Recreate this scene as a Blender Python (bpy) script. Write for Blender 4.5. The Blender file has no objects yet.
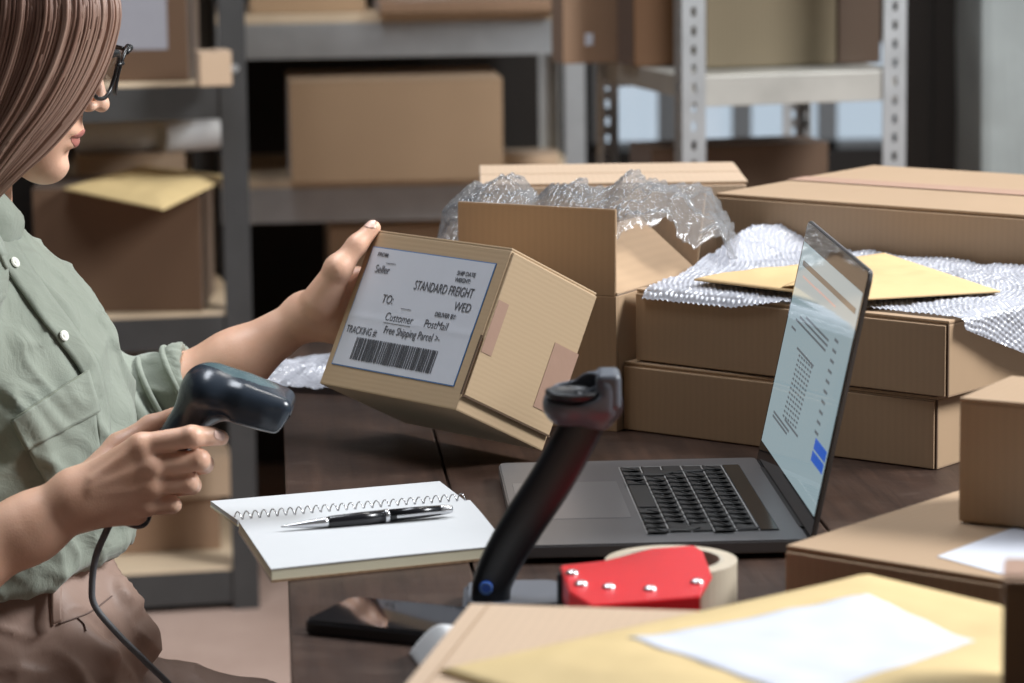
import bpy, bmesh, math, random
import numpy as np
from mathutils import Vector, Matrix, noise
from mathutils.bvhtree import BVHTree
random.seed(7)
rng = np.random.RandomState(3)
SC = bpy.context.scene
COL = SC.collection
PI = math.pi
TZ = 0.75                      # table top height
# ---------------------------------------------------------------- camera
F_PX, PITCH, ROLL = 3154.3, 0.1595, -0.0121
CAM = np.array([0.0, 0.0, 0.5931 + TZ])
FW = np.array([0, math.cos(PITCH), -math.sin(PITCH)])
_r = np.array([1.0, 0, 0]); _u = np.cross(_r, FW)
R2 = math.cos(ROLL) * _r + math.sin(ROLL) * _u
U2 = -math.sin(ROLL) * _r + math.cos(ROLL) * _u
cd = bpy.data.cameras.new('camera'); cam = bpy.data.objects.new('camera', cd); COL.objects.link(cam)
cd.sensor_width = 36.0; cd.lens = F_PX / 1024 * 36.0
cd.clip_start = 0.05; cd.clip_end = 60
M = Matrix(((R2[0], U2[0], -FW[0], CAM[0]), (R2[1], U2[1], -FW[1], CAM[1]), (R2[2], U2[2], -FW[2], CAM[2]), (0, 0, 0, 1)))
cam.matrix_world = M
cd.dof.use_dof = True; cd.dof.focus_distance = 2.92; cd.dof.aperture_fstop = 7.0
SC.camera = cam
# ---------------------------------------------------------------- view, world, lights
SC.view_settings.view_transform = 'Standard'; SC.view_settings.look = 'None'
SC.view_settings.gamma = 1.0; SC.view_settings.use_curve_mapping = False
SC.view_settings.exposure = 0.0
w = bpy.data.worlds.new('daylight'); SC.world = w; w.use_nodes = True
bg = w.node_tree.nodes['Background']; bg.inputs[0].default_value = (0.72, 0.86, 1.0, 1); bg.inputs[1].default_value = 0.75

def area(name, loc, target, sx, sy, power, color=(1, 1, 1)):
    l = bpy.data.lights.new(name, 'AREA'); l.shape = 'RECTANGLE'; l.size = sx; l.size_y = sy
    l.energy = power; l.color = color
    o = bpy.data.objects.new(name, l); COL.objects.link(o); o.location = loc
    o.rotation_euler = (Vector(target) - Vector(loc)).to_track_quat('-Z', 'Y').to_euler()
    return o
area('window_daylight', (3.1, 2.75, 3.2), (0.1, 3.0, 0.85), 1.5, 1.2, 275, (0.955, 0.98, 1.0))
area('rack_fill_light', (1.0, 4.5, 3.9), (0.2, 6.0, 0.6), 1.2, 0.5, 46, (1.0, 0.97, 0.92))  # unseen fill lamp, added to brighten the racks
area('ceiling_lamp_light_over_table', (-0.6, 3.3, 3.9), (-0.3, 3.2, 0), 1.8, 0.7, 78, (0.88, 0.93, 1.0))

# ---------------------------------------------------------------- pixel helpers (points on planes of the place)
def ray(a, b): return FW + R2 * (a - 512) / F_PX - U2 * (b - 341.5) / F_PX
def at_y(a, b, y): d = ray(a, b); return Vector(CAM + d * (y / d[1]))
def at_z(a, b, z): d = ray(a, b); return Vector(CAM + d * ((z - CAM[2]) / d[2]))

# ---------------------------------------------------------------- materials
MATS = {}
class NT:
    def __init__(s, name):
        s.m = bpy.data.materials.new(name); s.m.use_nodes = True; s.t = s.m.node_tree
        s.b = s.t.nodes['Principled BSDF']; MATS[name] = s.m
    def n(s, kind, **kw):
        x = s.t.nodes.new(kind)
        for k, v in kw.items():
            if k.startswith('_'): setattr(x, k[1:], v)
            else: x.inputs[k.replace('__', ' ')].default_value = v
        return x
    def l(s, a, ao, b, bi): s.t.links.new(a.outputs[ao], b.inputs[bi]); return b
    def set(s, **kw):
        for k, v in kw.items(): s.b.inputs[k.replace('__', ' ')].default_value = v
def c4(c): return (c[0], c[1], c[2], 1)
def srgb(r, g, b):
    f = lambda x: (x / 255 / 12.92) if x / 255 <= .04045 else ((x / 255 + .055) / 1.055) ** 2.4
    return (f(r), f(g), f(b))
def plain(name, col, rough=0.5, metal=0.0, nscale=40, namt=0.06, bump=0.0, bscale=200, **kw):
    t = NT(name); t.set(Roughness=rough, Metallic=metal, **kw)
    tc = t.n('ShaderNodeTexCoord'); nz = t.n('ShaderNodeTexNoise', Scale=nscale, Detail=4.0)
    t.l(tc, 'Object', nz, 'Vector')
    mx = t.n('ShaderNodeMix', _data_type='RGBA')
    mx.inputs[6].default_value = c4([max(0, v * (1 - namt)) for v in col]); mx.inputs[7].default_value = c4([min(1, v * (1 + namt)) for v in col])
    t.t.links.new(nz.outputs['Fac'], mx.inputs[0]); t.t.links.new(mx.outputs[2], t.b.inputs['Base Color'])
    if bump:
        n2 = t.n('ShaderNodeTexNoise', Scale=bscale, Detail=3.0); t.l(tc, 'Object', n2, 'Vector')
        bp = t.n('ShaderNodeBump', Strength=bump, Distance=0.002); t.l(n2, 'Fac', bp, 'Height'); t.l(bp, 'Normal', t.b, 'Normal')
    return t.m
def cardboard(name, col, flute=260.0, axis='X', strength=0.12, var=0.08):
    t = NT(name); t.set(Roughness=0.62); t.b.inputs['Specular IOR Level'].default_value = 0.4; t.b.inputs['Sheen Weight'].default_value = 0.22; t.b.inputs['Sheen Roughness'].default_value = 0.35
    tc = t.n('ShaderNodeTexCoord')
    wv = t.n('ShaderNodeTexWave', Scale=flute / 6.283, Distortion=1.6, Detail=2.0, _bands_direction=axis); wv.inputs['Detail Scale'].default_value = 0.8
    t.l(tc, 'Object', wv, 'Vector')
    n1 = t.n('ShaderNodeTexNoise', Scale=6.0, Detail=5.0); t.l(tc, 'Object', n1, 'Vector')
    n2 = t.n('ShaderNodeTexNoise', Scale=420.0, Detail=2.0); t.l(tc, 'Object', n2, 'Vector')
    a = t.n('ShaderNodeMath', _operation='MULTIPLY_ADD'); a.inputs[1].default_value = 0.25; t.l(wv, 'Fac', a, 0); t.l(n1, 'Fac', a, 2)
    mx = t.n('ShaderNodeMix', _data_type='RGBA')
    mx.inputs[6].default_value = c4([v * (1 - var) for v in col]); mx.inputs[7].default_value = c4([v * (1 + var) for v in col])
    t.l(a, 0, mx, 0); t.t.links.new(mx.outputs[2], t.b.inputs['Base Color'])
    s = t.n('ShaderNodeMath', _operation='MULTIPLY_ADD'); s.inputs[1].default_value = 0.25; t.l(n2, 'Fac', s, 0); t.l(wv, 'Fac', s, 2)
    bp = t.n('ShaderNodeBump', Strength=strength, Distance=0.0012); t.l(s, 0, bp, 'Height'); t.l(bp, 'Normal', t.b, 'Normal')
    return t.m
cardboard('cardboard', (0.39, 0.262, 0.158), strength=0.05)
cardboard('cardboard_pale', (0.50, 0.360, 0.245), strength=0.05)
cardboard('cardboard_held', (0.47, 0.335, 0.205), axis='Z', strength=0.05, flute=420, var=0.03)
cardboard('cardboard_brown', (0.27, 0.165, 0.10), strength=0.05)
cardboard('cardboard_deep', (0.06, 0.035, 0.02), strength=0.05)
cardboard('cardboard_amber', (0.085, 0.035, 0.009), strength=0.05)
cardboard('cardboard_dark_shaded', (0.115, 0.066, 0.038), strength=0.05)  # shade of the left rack is put into this brown; also plain dark cartons
cardboard('cardboard_olive', (0.16, 0.125, 0.075))
cardboard('cardboard_edge', (0.30, 0.19, 0.11))
plain('cardboard_shadow_gap', (0.10, 0.06, 0.035), 0.9)
plain('paper_tape', (0.38, 0.235, 0.17), 0.55, bump=0.15, bscale=90)
plain('label_paper', (0.60, 0.62, 0.68), 0.6, namt=0.03, bump=0.1, bscale=40)
plain('label_shaded', (0.30, 0.30, 0.335), 0.6, namt=0.05)  # white label paper darkened, its shade put into the colour
plain('label_rim', (0.10, 0.22, 0.45), 0.6)
plain('ink', (0.085, 0.088, 0.10), 0.6)
plain('paper_white', (0.52, 0.53, 0.54), 0.65, namt=0.02)
plain('paper_cream', (0.72, 0.67, 0.50), 0.7, namt=0.05)
plain('manila', (0.62, 0.43, 0.21), 0.6, nscale=12, namt=0.07, bump=0.25, bscale=25)
plain('manila_yellow', (0.64, 0.48, 0.235), 0.6, nscale=12, namt=0.08, bump=0.6, bscale=26)
plain('rack_dark', (0.070, 0.070, 0.070), 0.5, 0.5, namt=0.2, nscale=18)
plain('rack_steel', (0.50, 0.52, 0.53), 0.42, 0.75, namt=0.22, nscale=14)
plain('rack_steel_worn', (0.50, 0.49, 0.45), 0.45, 0.6, namt=0.30, nscale=10)
plain('pale_board', (0.62, 0.49, 0.34), 0.7, namt=0.12, nscale=15)
plain('brown_board', (0.30, 0.17, 0.09), 0.7, namt=0.15, nscale=15)
plain('red_paint', (0.62, 0.012, 0.02), 0.3, namt=0.05)
plain('chrome', (0.75, 0.75, 0.76), 0.2, 1.0, namt=0.02)
plain('black_plastic', (0.012, 0.013, 0.016), 0.38, namt=0.1)
plain('scanner_shell', (0.022, 0.030, 0.042), 0.27, namt=0.1)
plain('scanner_top', (0.075, 0.115, 0.125), 0.25, namt=0.1)
plain('grey_plastic', (0.10, 0.11, 0.13), 0.4, namt=0.1)
plain('cable_grey', (0.13, 0.135, 0.145), 0.5)
plain('blue_mark', (0.02, 0.14, 0.75), 0.4)
plain('space_grey', (0.165, 0.163, 0.17), 0.36, 0.5, namt=0.03)
plain('trackpad_grey', (0.20, 0.20, 0.21), 0.30, 0.4, namt=0.02)
plain('key_black', (0.012, 0.012, 0.013), 0.5)
plain('key_legend', (0.30, 0.31, 0.32), 0.6)
plain('key_glint', (0.50, 0.50, 0.50), 0.4, 0.5)  # light grey for the painted glints between key rows
plain('touch_strip', (0.03, 0.03, 0.028), 0.12)
plain('tape_tan', (0.55, 0.47, 0.36), 0.35, namt=0.06)
plain('core_card', (0.45, 0.40, 0.32), 0.8)
plain('bolt_steel', (0.7, 0.7, 0.7), 0.25, 0.9)
plain('pillar_concrete', (0.27, 0.295, 0.29), 0.85, nscale=8, namt=0.25, bump=0.9, bscale=14)
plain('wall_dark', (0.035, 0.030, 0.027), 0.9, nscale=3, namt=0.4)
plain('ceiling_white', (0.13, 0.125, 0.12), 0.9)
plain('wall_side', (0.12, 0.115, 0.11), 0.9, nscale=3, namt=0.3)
plain('window_frame', (0.25, 0.26, 0.27), 0.5)
plain('pen_black', (0.010, 0.010, 0.012), 0.22)
plain('pen_silver', (0.62, 0.62, 0.64), 0.25, 0.9)
plain('glass_black', (0.006, 0.006, 0.008), 0.04)
plain('phone_frame', (0.02, 0.02, 0.022), 0.35)
plain('white_plastic', (0.72, 0.73, 0.74), 0.45, nscale=20, namt=0.08)
plain('shell_button', (0.80, 0.80, 0.72), 0.25)
plain('shoe_leather', (0.05, 0.04, 0.035), 0.5)
plain('stool_metal', (0.06, 0.06, 0.06), 0.45, 0.5)
plain('wood_seat', (0.22, 0.12, 0.06), 0.5, nscale=9, namt=0.25)
plain('glasses_black', (0.008, 0.008, 0.009), 0.32)
plain('lip', (0.46, 0.17, 0.14), 0.42)
plain('eye_white', (0.75, 0.72, 0.68), 0.2)
plain('iris', (0.08, 0.05, 0.03), 0.2)
plain('nail', (0.85, 0.56, 0.46), 0.4)
plain('lash', (0.01, 0.008, 0.006), 0.6)
def m_skin():
    t = NT('skin'); t.set(Roughness=0.46); t.b.inputs['Subsurface Weight'].default_value = 0.08
    t.b.inputs['Subsurface Radius'].default_value = (0.012, 0.004, 0.002); t.b.inputs['Subsurface Scale'].default_value = 0.5
    tc = t.n('ShaderNodeTexCoord'); n1 = t.n('ShaderNodeTexNoise', Scale=26.0, Detail=5.0); t.l(tc, 'Object', n1, 'Vector')
    cr = t.n('ShaderNodeValToRGB'); cr.color_ramp.elements[0].color = (0.72, 0.41, 0.275, 1); cr.color_ramp.elements[1].color = (0.86, 0.53, 0.38, 1)
    cr.color_ramp.elements[0].position = 0.3; cr.color_ramp.elements[1].position = 0.7
    t.l(n1, 'Fac', cr, 'Fac'); t.l(cr, 'Color', t.b, 'Base Color')
    v = t.n('ShaderNodeTexVoronoi', Scale=520.0); t.l(tc, 'Object', v, 'Vector')
    bp = t.n('ShaderNodeBump', Strength=0.10, Distance=0.0008); t.l(v, 'Distance', bp, 'Height'); t.l(bp, 'Normal', t.b, 'Normal')
m_skin()
def cloth(name, col, scale, sheen=0.2, bump=0.35, rough=0.85, fold=0.35):
    t = NT(name); t.set(Roughness=rough); t.b.inputs['Sheen Weight'].default_value = sheen; t.b.inputs['Specular IOR Level'].default_value = 0.25
    tc = t.n('ShaderNodeTexCoord')
    n0 = t.n('ShaderNodeTexNoise', Scale=14.0, Detail=5.0); t.l(tc, 'Object', n0, 'Vector')
    mx = t.n('ShaderNodeMix', _data_type='RGBA'); mx.inputs[6].default_value = c4([v * .88 for v in col]); mx.inputs[7].default_value = c4([v * 1.12 for v in col])
    t.l(n0, 'Fac', mx, 0); t.t.links.new(mx.outputs[2], t.b.inputs['Base Color'])
    n1 = t.n('ShaderNodeTexNoise', Scale=scale, Detail=3.0); t.l(tc, 'Object', n1, 'Vector')
    n2 = t.n('ShaderNodeTexNoise', Scale=22.0, Detail=4.0, Distortion=1.2); t.l(tc, 'Object', n2, 'Vector')
    b1 = t.n('ShaderNodeBump', Strength=bump, Distance=0.0008); t.l(n1, 'Fac', b1, 'Height')
    b2 = t.n('ShaderNodeBump', Strength=fold, Distance=0.012); t.l(n2, 'Fac', b2, 'Height'); t.l(b1, 'Normal', b2, 'Normal'); t.l(b2, 'Normal', t.b, 'Normal')
cloth('shirt_sage', (0.262, 0.288, 0.238), 700)
cloth('shirt_seam', (0.215, 0.235, 0.18), 700)
cloth('trousers_taupe', (0.33, 0.225, 0.18), 900, sheen=0.05, bump=0.1, rough=0.5, fold=0.1)
cloth('trousers_seam', (0.17, 0.115, 0.095), 900, sheen=0.05, bump=0.1, rough=0.55, fold=0.05)
def m_table():
    t = NT('table_wood'); tc = t.n('ShaderNodeTexCoord'); mp = t.n('ShaderNodeMapping'); mp.inputs['Scale'].default_value = (26, 1.6, 10)
    t.l(tc, 'Object', mp, 'Vector'); n1 = t.n('ShaderNodeTexNoise', Scale=2.0, Detail=8.0, Roughness=0.65); t.l(mp, 'Vector', n1, 'Vector')
    cr = t.n('ShaderNodeValToRGB'); e = cr.color_ramp.elements
    e[0].position = .3; e[0].color = (0.018, 0.009, 0.006, 1); e[1].position = .75; e[1].color = (0.060, 0.031, 0.020, 1)
    t.l(n1, 'Fac', cr, 'Fac')
    mp2 = t.n('ShaderNodeMapping'); mp2.inputs['Scale'].default_value = (6, 14, 6); mp2.inputs['Rotation'].default_value = (0, 0, .5); t.l(tc, 'Object', mp2, 'Vector')
    n3 = t.n('ShaderNodeTexNoise', Scale=1.6, Detail=9.0, Roughness=0.75, Distortion=0.6); t.l(mp2, 'Vector', n3, 'Vector')
    cr2 = t.n('ShaderNodeValToRGB'); e = cr2.color_ramp.elements; e[0].position = .55; e[0].color = (0, 0, 0, 1); e[1].position = .78; e[1].color = (1, 1, 1, 1)
    t.l(n3, 'Fac', cr2, 'Fac')
    mx = t.n('ShaderNodeMix', _data_type='RGBA'); mx.inputs[7].default_value = (0.13, 0.085, 0.062, 1); t.b.inputs['Specular IOR Level'].default_value = 0.35
    sc = t.n('ShaderNodeMath', _operation='MULTIPLY'); sc.inputs[1].default_value = 0.45; t.l(cr2, 'Color', sc, 0)
    t.l(sc, 0, mx, 0); t.t.links.new(cr.outputs['Color'], mx.inputs[6]); t.t.links.new(mx.outputs[2], t.b.inputs['Base Color'])
    mr = t.n('ShaderNodeMapRange'); mr.inputs[3].default_value = .34; mr.inputs[4].default_value = .62; t.l(n3, 'Fac', mr, 'Value'); t.l(mr, 'Result', t.b, 'Roughness')
    bp = t.n('ShaderNodeBump', Strength=0.35, Distance=0.002); t.l(n1, 'Fac', bp, 'Height'); t.l(bp, 'Normal', t.b, 'Normal')
m_table()
def m_floor():
    t = NT('floor_concrete'); tc = t.n('ShaderNodeTexCoord'); t.set(Roughness=0.6)
    n1 = t.n('ShaderNodeTexNoise', Scale=2.2, Detail=9.0, Roughness=0.7); t.l(tc, 'Object', n1, 'Vector')
    cr = t.n('ShaderNodeValToRGB'); e = cr.color_ramp.elements; e[0].position = .3; e[0].color = (0.34, 0.235, 0.19, 1); e[1].position = .72; e[1].color = (0.47, 0.345, 0.29, 1)
    t.l(n1, 'Fac', cr, 'Fac'); t.l(cr, 'Color', t.b, 'Base Color')
    n2 = t.n('ShaderNodeTexNoise', Scale=60.0, Detail=4.0); t.l(tc, 'Object', n2, 'Vector')
    bp = t.n('ShaderNodeBump', Strength=0.2, Distance=0.002); t.l(n2, 'Fac', bp, 'Height'); t.l(bp, 'Normal', t.b, 'Normal')
m_floor()
def m_bubble(name, transp, col):
    t = NT(name); 
    b = t.b; b.inputs['Base Color'].default_value = c4(col); b.inputs['Roughness'].default_value = 0.11
    b.inputs['Specular IOR Level'].default_value = 0.9
    tc = t.n('ShaderNodeTexCoord'); n1 = t.n('ShaderNodeTexNoise', Scale=90.0, Detail=3.0); t.l(tc, 'Object', n1, 'Vector')
    bp = t.n('ShaderNodeBump', Strength=0.35, Distance=0.003); t.l(n1, 'Fac', bp, 'Height'); t.l(bp, 'Normal', b, 'Normal')
    tr = t.n('ShaderNodeBsdfTransparent'); tr.inputs[0].default_value = (0.96, 0.97, 1, 1)
    mx = t.n('ShaderNodeMixShader'); mx.inputs[0].default_value = transp
    out = t.t.nodes['Material Output']
    t.l(b, 'BSDF', mx, 1); t.l(tr, 'BSDF', mx, 2); t.l(mx, 'Shader', out, 'Surface')
m_bubble('bubble_film', 0.62, (0.30, 0.295, 0.29))
m_bubble('bubble_sheet', 0.14, (0.47, 0.48, 0.53))
def m_lens():
    t = NT('lens_glass'); gl = t.n('ShaderNodeBsdfGlossy', Roughness=0.03); tr = t.n('ShaderNodeBsdfTransparent'); tr.inputs[0].default_value = (.9, .92, .94, 1)
    fr = t.n('ShaderNodeMixShader'); fr.inputs[0].default_value = 0.88
    t.l(gl, 'BSDF', fr, 1); t.l(tr, 'BSDF', fr, 2); t.l(fr, 'Shader', t.t.nodes['Material Output'], 'Surface')
m_lens()
def m_glass():
    t = NT('window_glass'); gl = t.n('ShaderNodeBsdfGlossy', Roughness=0.05); tr = t.n('ShaderNodeBsdfTransparent')
    fr = t.n('ShaderNodeMixShader'); fr.inputs[0].default_value = 0.93
    t.l(gl, 'BSDF', fr, 1); t.l(tr, 'BSDF', fr, 2); t.l(fr, 'Shader', t.t.nodes['Material Output'], 'Surface')
m_glass()
def m_screen(name, col, e):
    t = NT(name); t.b.inputs['Base Color'].default_value = (0.02, 0.02, 0.02, 1); t.b.inputs['Roughness'].default_value = 0.05
    t.b.inputs['Emission Color'].default_value = c4(col); t.b.inputs['Emission Strength'].default_value = e
m_screen('screen_page', (0.40, 0.53, 0.58), 0.62)
m_screen('screen_ink', (0.16, 0.20, 0.23), 0.6)
m_screen('screen_bar', (0.10, 0.10, 0.09), 0.6)
m_screen('screen_pink', (0.60, 0.42, 0.40), 0.7)
m_screen('screen_blue', (0.03, 0.12, 0.55), 0.8)
m_screen('screen_bezel', (0, 0, 0), 0.0)
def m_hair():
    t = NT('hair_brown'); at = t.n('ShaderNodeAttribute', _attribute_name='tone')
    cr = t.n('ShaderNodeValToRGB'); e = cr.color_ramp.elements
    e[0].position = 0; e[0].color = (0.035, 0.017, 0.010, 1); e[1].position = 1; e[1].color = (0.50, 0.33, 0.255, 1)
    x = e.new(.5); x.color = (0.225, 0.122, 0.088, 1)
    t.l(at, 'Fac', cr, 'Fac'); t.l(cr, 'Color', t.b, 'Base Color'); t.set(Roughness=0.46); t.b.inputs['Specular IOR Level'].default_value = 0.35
m_hair()

# ---------------------------------------------------------------- object helpers
def mesh_obj(name, me, mat, parent=None, smooth=False):
    o = bpy.data.objects.new(name, me); COL.objects.link(o)
    if mat: me.materials.append(MATS[mat])
    if smooth:
        me.polygons.foreach_set('use_smooth', [True] * len(me.polygons))
    if parent: o.parent = parent
    return o
def obj(name, bm, mat, parent=None, smooth=False):
    me = bpy.data.meshes.new(name); bm.normal_update(); bm.to_mesh(me); bm.free()
    return mesh_obj(name, me, mat, parent, smooth)
def tag(o, label=None, cat=None, group=None, kind=None):
    if label: o['label'] = label
    if cat: o['category'] = cat
    if group: o['group'] = group
    if kind: o['kind'] = kind
    return o
def thing(name, label, cat, loc=(0, 0, 0), rotz=0, group=None, mat=None):
    o = bpy.data.objects.new(name, None); COL.objects.link(o); o.empty_display_size = .05
    if mat is not None: o.matrix_world = mat
    else: o.location = loc; o.rotation_euler = (0, 0, rotz)
    return tag(o, label, cat, group)
def NB(): return bmesh.new()
def box(bm, x0, x1, y0, y1, z0, z1, bev=0.0, M=None, seg=2):
    g = bmesh.ops.create_cube(bm, size=1)
    vs = g['verts']
    for v in vs: v.co = Vector(((x0 + x1) / 2 + v.co.x * (x1 - x0), (y0 + y1) / 2 + v.co.y * (y1 - y0), (z0 + z1) / 2 + v.co.z * (z1 - z0)))
    if bev > 0:
        es = list({e for v in vs for e in v.link_edges})
        r = bmesh.ops.bevel(bm, geom=es, offset=bev, segments=seg, profile=0.6, affect='EDGES')
        vs = list({v for f in r['faces'] for v in f.verts} | {v for v in vs if v.is_valid})
    if M is not None:
        for v in vs: v.co = M @ v.co
    return bm
def cyl(bm, c, r, h, n=24, axis='Z', r2=None, bev=0, M=None, cap=True):
    g = bmesh.ops.create_cone(bm, cap_ends=cap, segments=n, radius1=r, radius2=r if r2 is None else r2, depth=h)
    vs = g['verts']
    if bev:
        es = [e for e in {e for v in vs for e in v.link_edges} if len(e.link_faces) == 2 and e.calc_face_angle(0) > 1.0]
        rr = bmesh.ops.bevel(bm, geom=es, offset=bev, segments=2, affect='EDGES')
        vs = list({v for f in rr['faces'] for v in f.verts} | {v for v in vs if v.is_valid})
    Rm = {'Z': Matrix(), 'X': Matrix.Rotation(PI / 2, 4, 'Y'), 'Y': Matrix.Rotation(PI / 2, 4, 'X')}[axis]
    for v in vs:
        v.co = Rm @ v.co + Vector(c)
        if M is not None: v.co = M @ v.co
    return bm
def tube(bm, pts, rad, n=8, closed=False):
    pts = [Vector(p) for p in pts]; N = len(pts)
    rads = rad if isinstance(rad, (list, tuple)) else [rad] * N
    rings = []; up = None
    for i, p in enumerate(pts):
        a = pts[(i - 1) % N] if (closed or i > 0) else p; b = pts[(i + 1) % N] if (closed or i < N - 1) else p
        t = (b - a).normalized()
        if up is None: up = t.orthogonal().normalized()
        up = (up - t * up.dot(t)).normalized(); s = t.cross(up)
        rings.append([bm.verts.new(p + (up * math.cos(2 * PI * k / n) + s * math.sin(2 * PI * k / n)) * rads[i]) for k in range(n)])
    for i in range(N if closed else N - 1):
        A = rings[i]; B = rings[(i + 1) % N]
        for k in range(n): bm.faces.new((A[k], A[(k + 1) % n], B[(k + 1) % n], B[k]))
    if not closed: bm.faces.new(rings[0][::-1]); bm.faces.new(rings[-1])
    return bm
def prism(bm, poly, z0, z1, M=None, bev=0):
    b = [bm.verts.new((p[0], p[1], z0)) for p in poly]; t = [bm.verts.new((p[0], p[1], z1)) for p in poly]
    n = len(poly); fs = [bm.faces.new(b[::-1]), bm.faces.new(t)]
    for i in range(n): fs.append(bm.faces.new((b[i], b[(i + 1) % n], t[(i + 1) % n], t[i])))
    vs = b + t
    bmesh.ops.recalc_face_normals(bm, faces=fs)
    if bev:
        r = bmesh.ops.bevel(bm, geom=list({e for f in fs for e in f.edges}), offset=bev, segments=2, affect='EDGES')
        vs = list({v for f in r['faces'] for v in f.verts} | {v for v in vs if v.is_valid})
    if M is not None:
        for v in vs: v.co = M @ v.co
    return bm
def grid(bm, nu, nv, fn, thick=0.0):
    """sheet of real thickness from fn(i/nu, j/nv) -> Vector"""
    V = [[bm.verts.new(fn(i / nu, j / nv)) for j in range(nv + 1)] for i in range(nu + 1)]
    fs = []
    for i in range(nu):
        for j in range(nv): fs.append(bm.faces.new((V[i][j], V[i + 1][j], V[i + 1][j + 1], V[i][j + 1])))
    if thick:
        bm.normal_update()
        bmesh.ops.solidify(bm, geom=fs, thickness=thick)
    return bm
def crspline(P, n):
    P = [np.array(p, float) for p in P]; P = [2 * P[0] - P[1]] + P + [2 * P[-1] - P[-2]]; out = []
    segs = len(P) - 3
    for k in range(n + 1):
        s = k / n * segs; i = min(int(s), segs - 1); t = s - i; a, b, c, d = P[i:i + 4]
        out.append(0.5 * (2 * b + (c - a) * t + (2 * a - 5 * b + 4 * c - d) * t * t + (3 * b - a - 3 * c + d) * t ** 3))
    return out
def text_mesh(bm, s, x, z, size, M, shear=0.0, yoff=-0.0002, align='LEFT', squeeze=1.0, bold=0.0):
    cu = bpy.data.curves.new('t', 'FONT'); cu.body = s; cu.size = size; cu.align_x = align; cu.shear = shear; cu.offset = bold; cu.extrude = 0.00005
    o = bpy.data.objects.new('t', cu); COL.objects.link(o); dg = bpy.context.evaluated_depsgraph_get()
    me = bpy.data.meshes.new_from_object(o.evaluated_get(dg)); n0 = len(bm.verts); bm.from_mesh(me); bm.verts.ensure_lookup_table()
    for v in bm.verts[n0:]: v.co = M @ Vector((x + v.co.x * squeeze, yoff - v.co.z, z + v.co.y))
    bpy.data.objects.remove(o); bpy.data.curves.remove(cu); bpy.data.meshes.remove(me)

# ---------------------------------------------------------------- implicit surfaces (one continuous skin from many shapes)
def cap(a, b, ra, rb=None, k=0.01, s=(1, 1, 1), sub=False):
    return ('c', np.array(a, float), np.array(b, float), ra, ra if rb is None else rb, k, np.array(s, float), sub)
def ell(c, r, k=0.01, R=None, sub=False):
    return ('e', np.array(c, float), np.array(r, float), None if R is None else np.array(R), k, sub)
def blk(c, r, rd, k=0.01, R=None, sub=False):
    return ('b', np.array(c, float), np.array(r, float), rd, None if R is None else np.array(R), k, sub)
def pd(p, P):
    if p[0] == 'c':
        s = p[6]; A = p[1] * s; B = p[2] * s; Q = P * s; ab = B - A; t = np.clip(((Q - A) @ ab) / max(ab @ ab, 1e-12), 0, 1)
        return (np.linalg.norm(Q - A - t[:, None] * ab, axis=1) - (p[3] + (p[4] - p[3]) * t)) / max(s)
    if p[0] == 'e':
        Q = P - p[1]
        if p[3] is not None: Q = Q @ p[3]
        k0 = np.linalg.norm(Q / p[2], axis=1); k1 = np.linalg.norm(Q / p[2] ** 2, axis=1)
        return np.where(k1 > 1e-9, k0 * (k0 - 1) / np.maximum(k1, 1e-9), -p[2].min())
    Q = P - p[1]
    if p[4] is not None: Q = Q @ p[4]
    q = np.abs(Q) - (p[2] - p[3])
    return np.linalg.norm(np.maximum(q, 0), axis=1) + np.minimum(q.max(axis=1), 0) - p[3]
def kk(p): return p[5] if p[0] in 'cb' else p[4]
def evalsdf(prims, P):
    d = None
    for p in prims:
        e = pd(p, P); k = kk(p)
        if d is None: d = e; continue
        if p[-1]:
            e = -e; h = np.clip(0.5 - 0.5 * (d - e) / k, 0, 1); d = d * (1 - h) + e * h + k * h * (1 - h)
        else:
            h = np.clip(0.5 + 0.5 * (e - d) / k, 0, 1); d = e * (1 - h) + d * h - k * h * (1 - h)
    return d
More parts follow.
